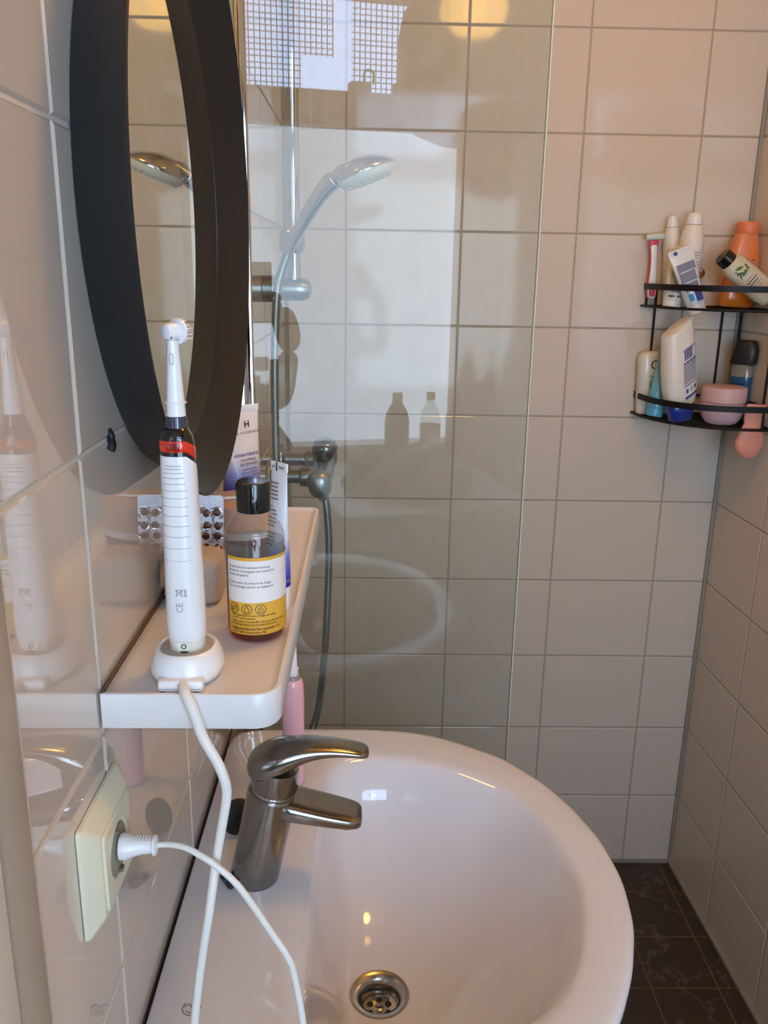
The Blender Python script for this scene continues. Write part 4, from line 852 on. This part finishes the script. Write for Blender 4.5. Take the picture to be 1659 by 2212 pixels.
# ------------------------------------------------------------------ behind the photographer (seen in the glass)
pn = thing('pendant_lamp', 'dark domed pendant lamp, unlit, silhouetted in glass reflection of the window', 'lamp', (.757, -2.05, CEIL))
m_pend = mat('dark_bronze_enamel', (58, 48, 40), .5)
H2 = lambda z: z-CEIL
lathe('stem', [(.012, 0), (.012, H2(2.25)), (.020, H2(2.245)), (.022, H2(2.21))], m_pend, pn, n=20)
lathe('shade', [(.03, H2(2.225)), (.10, H2(2.219)), (.160, H2(2.200)), (.195, H2(2.160)), (.206, H2(2.105)), (.207, H2(1.968)), (.212, H2(1.96))], m_pend, pn, n=48)
lathe('bowl', [(.198, H2(1.962)), (.190, H2(1.915)), (.160, H2(1.875)), (.095, H2(1.850)), (.012, H2(1.843)), (.010, H2(1.83)), (.004, H2(1.828))], m_pend, pn, n=48)
for a in (0, 2*PI/3, 4*PI/3): box('clamp', (.215*math.cos(a+PI), .215*math.sin(a+PI), H2(1.972)), (.022, .014, .030), m_pend, pn, .004)
cbn = thing('low_cabinet', 'white-topped cabinet under the window, mirrored in the shower glass', 'cabinet', (.672, -2.31, 0))
box('cabinet_body', (0, 0, .41), (.585, .70, .80), mat('pale_grey_front', (196, 192, 184), .5), cbn, .004)
box('worktop', (0, .005, .832), (.60, .735, .036), m_white, cbn, .005)
for s in (-1, 1):
    d_ = box('cabinet_door', (s*.145, .353, .41), (.284, .016, .76), mat('pale_door', (200, 196, 188), .45) if s < 0 else bpy.data.materials['pale_door'], cbn, .003)
    box('door_knob', (s*.03, .368, .55), (.014, .016, .014), m_steel, d_, .003)
bm = bmesh.new(); bmesh.ops.create_icosphere(bm, subdivisions=5, radius=1)
for v in bm.verts:
    d = v.co.copy(); k = 1+.22*noise.noise(d*1.7)+.13*noise.noise(d*4)+.06*noise.noise(d*9); z = max(d.z, -.05)
    v.co = Vector((d.x*.200*k, d.y*.20*k, max(0, (z*.120*k))*(1+.6*noise.noise(Vector((d.x*3, d.y*3, 5))))))
tag(bm_obj('towel', bm, mat('dark_grey_cloth', (98, 92, 88), .9, bump=.4, bscale=400.), loc=(.660, -2.245, .8505)), 'crumpled dark grey towel heaped on the white cabinet top', 'towel')
m_dkb = mat('dark_bottle', (66, 66, 66), .25)
def flask(x, y, h, r, m, label, capm, squat=.62):
    t = thing('flask', label, 'bottle', (x, y, .8502)); lathe('bottle_body', [(r*.9, .0002), (r, .004), (r, h*squat), (r*.82, h*(squat+.12)), (r*.42, h*(squat+.24)), (r*.36, h*.90)], m, t, n=32)
    lathe('cap', [(r*.40, h*.895), (r*.42, h*.90), (r*.42, h*.985), (r*.36, h)], capm, t, n=24); return t
flask(.705, -2.58, .257, .044, m_dkb, 'dark bottle with pale cap nearest the middle of cabinet top', m_white)
c_ = flask(.828, -2.58, .255, .037, clear('clear_flask', (.85, .87, .86), 1.0, haze=.1), 'clear bottle with white wrap between two dark bottles on cabinet', m_grey)
lathe('wrap', [(.0374, .05), (.0374, .14)], m_bodyw, c_, n=32, cap0=False, cap1=False)
flask(.918, -2.57, .262, .034, m_dkb, 'dark slim bottle at right end of cabinet top', m_dark)

# photographer in the doorway (only mirrored in the glass)
ps = thing('person', 'person standing in the doorway in dark clothes, arm out, holding up a phone', 'person', (-.12, -2.33, 0))
def skin(name, V, E_, rad, m, parent, lvl=2, root=0):
    me = bpy.data.meshes.new(name); me.from_pydata(V, E_, []); o = bpy.data.objects.new(name, me); COL.objects.link(o); o.parent = parent
    me.materials.append(m); sk = o.modifiers.new('skin', 'SKIN'); sk.use_smooth_shade = True; sv = me.skin_vertices[0].data
    for i, r in enumerate(rad): sv[i].radius = (r, r) if isinstance(r, float) else r
    sv[root].use_root = True; md = o.modifiers.new('sub', 'SUBSURF'); md.levels = lvl; md.render_levels = lvl; return o
V = [(0, 0, .95), (0, .0, 1.12), (0, .01, 1.30), (0, .01, 1.43), (0, .02, 1.50), (0, .03, 1.56),
     (.15, 0, 1.41), (.235, .07, 1.16), (.345, .29, 1.17), (.362, .36, 1.31), (-.16, 0, 1.41), (-.20, .0, 1.14), (-.20, .08, .92), (-.20, .09, .84),
     (.09, 0, .90), (.10, .02, .50), (.10, -.02, .09), (.11, .10, .045), (-.09, 0, .90), (-.10, .02, .50), (-.10, -.02, .09), (-.11, .10, .045)]
E_ = [(0, 1), (1, 2), (2, 3), (3, 4), (4, 5), (3, 6), (6, 7), (7, 8), (8, 9), (3, 10), (10, 11), (11, 12), (12, 13), (0, 14), (14, 15), (15, 16), (16, 17), (0, 18), (18, 19), (19, 20), (20, 21)]
rad = [(.16, .11), (.145, .10), (.165, .11), (.12, .085), .055, .05, .06, .045, .038, .028, .06, .045, .036, .03, .085, .058, .04, .035, .085, .058, .04, .035]
m_cloth = mat('dark_clothing', (60, 54, 50), .9); m_skin = mat('skin', (196, 150, 124), .5, sss=.1)
skin('body', V, E_, rad, m_cloth, ps)
bm = bmesh.new(); bmesh.ops.create_uvsphere(bm, u_segments=32, v_segments=24, radius=1)
for v in bm.verts:
    d = v.co; j = 1-.28*max(0, -d.z)**1.4; v.co = Vector((d.x*.076*j, d.y*.098*j+(.010 if d.z < -.3 else 0), d.z*.118))
    if d.y > .5 and -.15 < v.co.z/.118 < .1 and abs(v.co.x) < .014: v.co.y += .018*(1-abs(v.co.x)/.014)
bm_obj('head', bm, m_skin, ps, loc=(-.005, .045, 1.655))
bm = bmesh.new(); bmesh.ops.create_uvsphere(bm, u_segments=32, v_segments=24, radius=1)
for v in bm.verts:
    d = v.co; cut = d.y > .35 and d.z < .45; v.co = Vector((d.x*(.074 if cut else .088), d.y*(.07 if cut else .110), d.z*(.10 if cut else .126)))
bm_obj('hair', bm, mat('brown_hair', (58, 42, 32), .7), ps, loc=(-.005, .030, 1.668))
for s in (-1, 1):
    lathe('eye', [(.011, 0), (.009, .004), (.004, .006)], m_white, ps, (-.005+s*.030, .128, 1.662), axis=(0, 1, 0), n=16)
    loft('ear', [ring((-.005+s*(.074+h), .035, 1.645), r, r*1.7, 14, 2, Vector((0, 1, 0)), Vector((0, 0, 1))) for h, r in ((0, .015), (.008, .017), (.011, .010))], m_skin, ps)
box('mouth', (-.005, .135, 1.598), (.042, .008, .010), mat('lips', (170, 98, 90), .5), ps, .003)
# hand wrapped round the phone's edge
po_ = Vector((-.12, -2.33, 0))
def hv_(p): return tuple(Vector(p)-po_)
hb = [hv_((.242, -1.972, 1.305)), hv_((.240, -1.962, 1.345)), hv_((.228, -1.957, 1.385)), hv_((.214, -1.955, 1.425))]
skin('hand', hb, [(0, 1), (1, 2), (2, 3)], [.026, (.036, .018), (.038, .016), (.030, .014)], m_skin, ps)
for k, z in enumerate((1.452, 1.434, 1.416, 1.400)):
    L = (.050, .060, .056, .044)[k]; f0 = (.214+.002*k, -1.956, z-.012); f1 = (.2075, -1.940, z); f2 = (.198, -1.919, z+.003); f3 = (.199-L*.75, -1.917, z+.006)
    skin('finger', [hv_(f0), hv_(f1), hv_(f2), hv_(f3)], [(0, 1), (1, 2), (2, 3)], [.0095, .009, .0085, .007], m_skin, ps, 1)
skin('thumb', [hv_((.226, -1.958, 1.372)), hv_((.215, -1.958, 1.395)), hv_((.200, -1.953, 1.420)), hv_((.182, -1.9485, 1.440))], [(0, 1), (1, 2), (2, 3)], [.014, .012, .0105, .008], m_skin, ps, 1)
ph = thing('phone', 'dark smartphone held upright in the raised hand, mirrored in the glass', 'phone', (.157, -1.9375, 1.460))
bm = bmesh.new(); add_box(bm, (0, 0, 0), (.0750, .0078, .150), .0035, 3); bm_obj('phone_body', bm, m_dark, ph)
lathe('camera_lens', [(.0075, 0), (.0075, .0012), (.006, .0016)], mat('lens_glass', (10, 10, 14), .05), ph, (.0268, .0037, .0400), axis=(0, 1, 0), n=20)
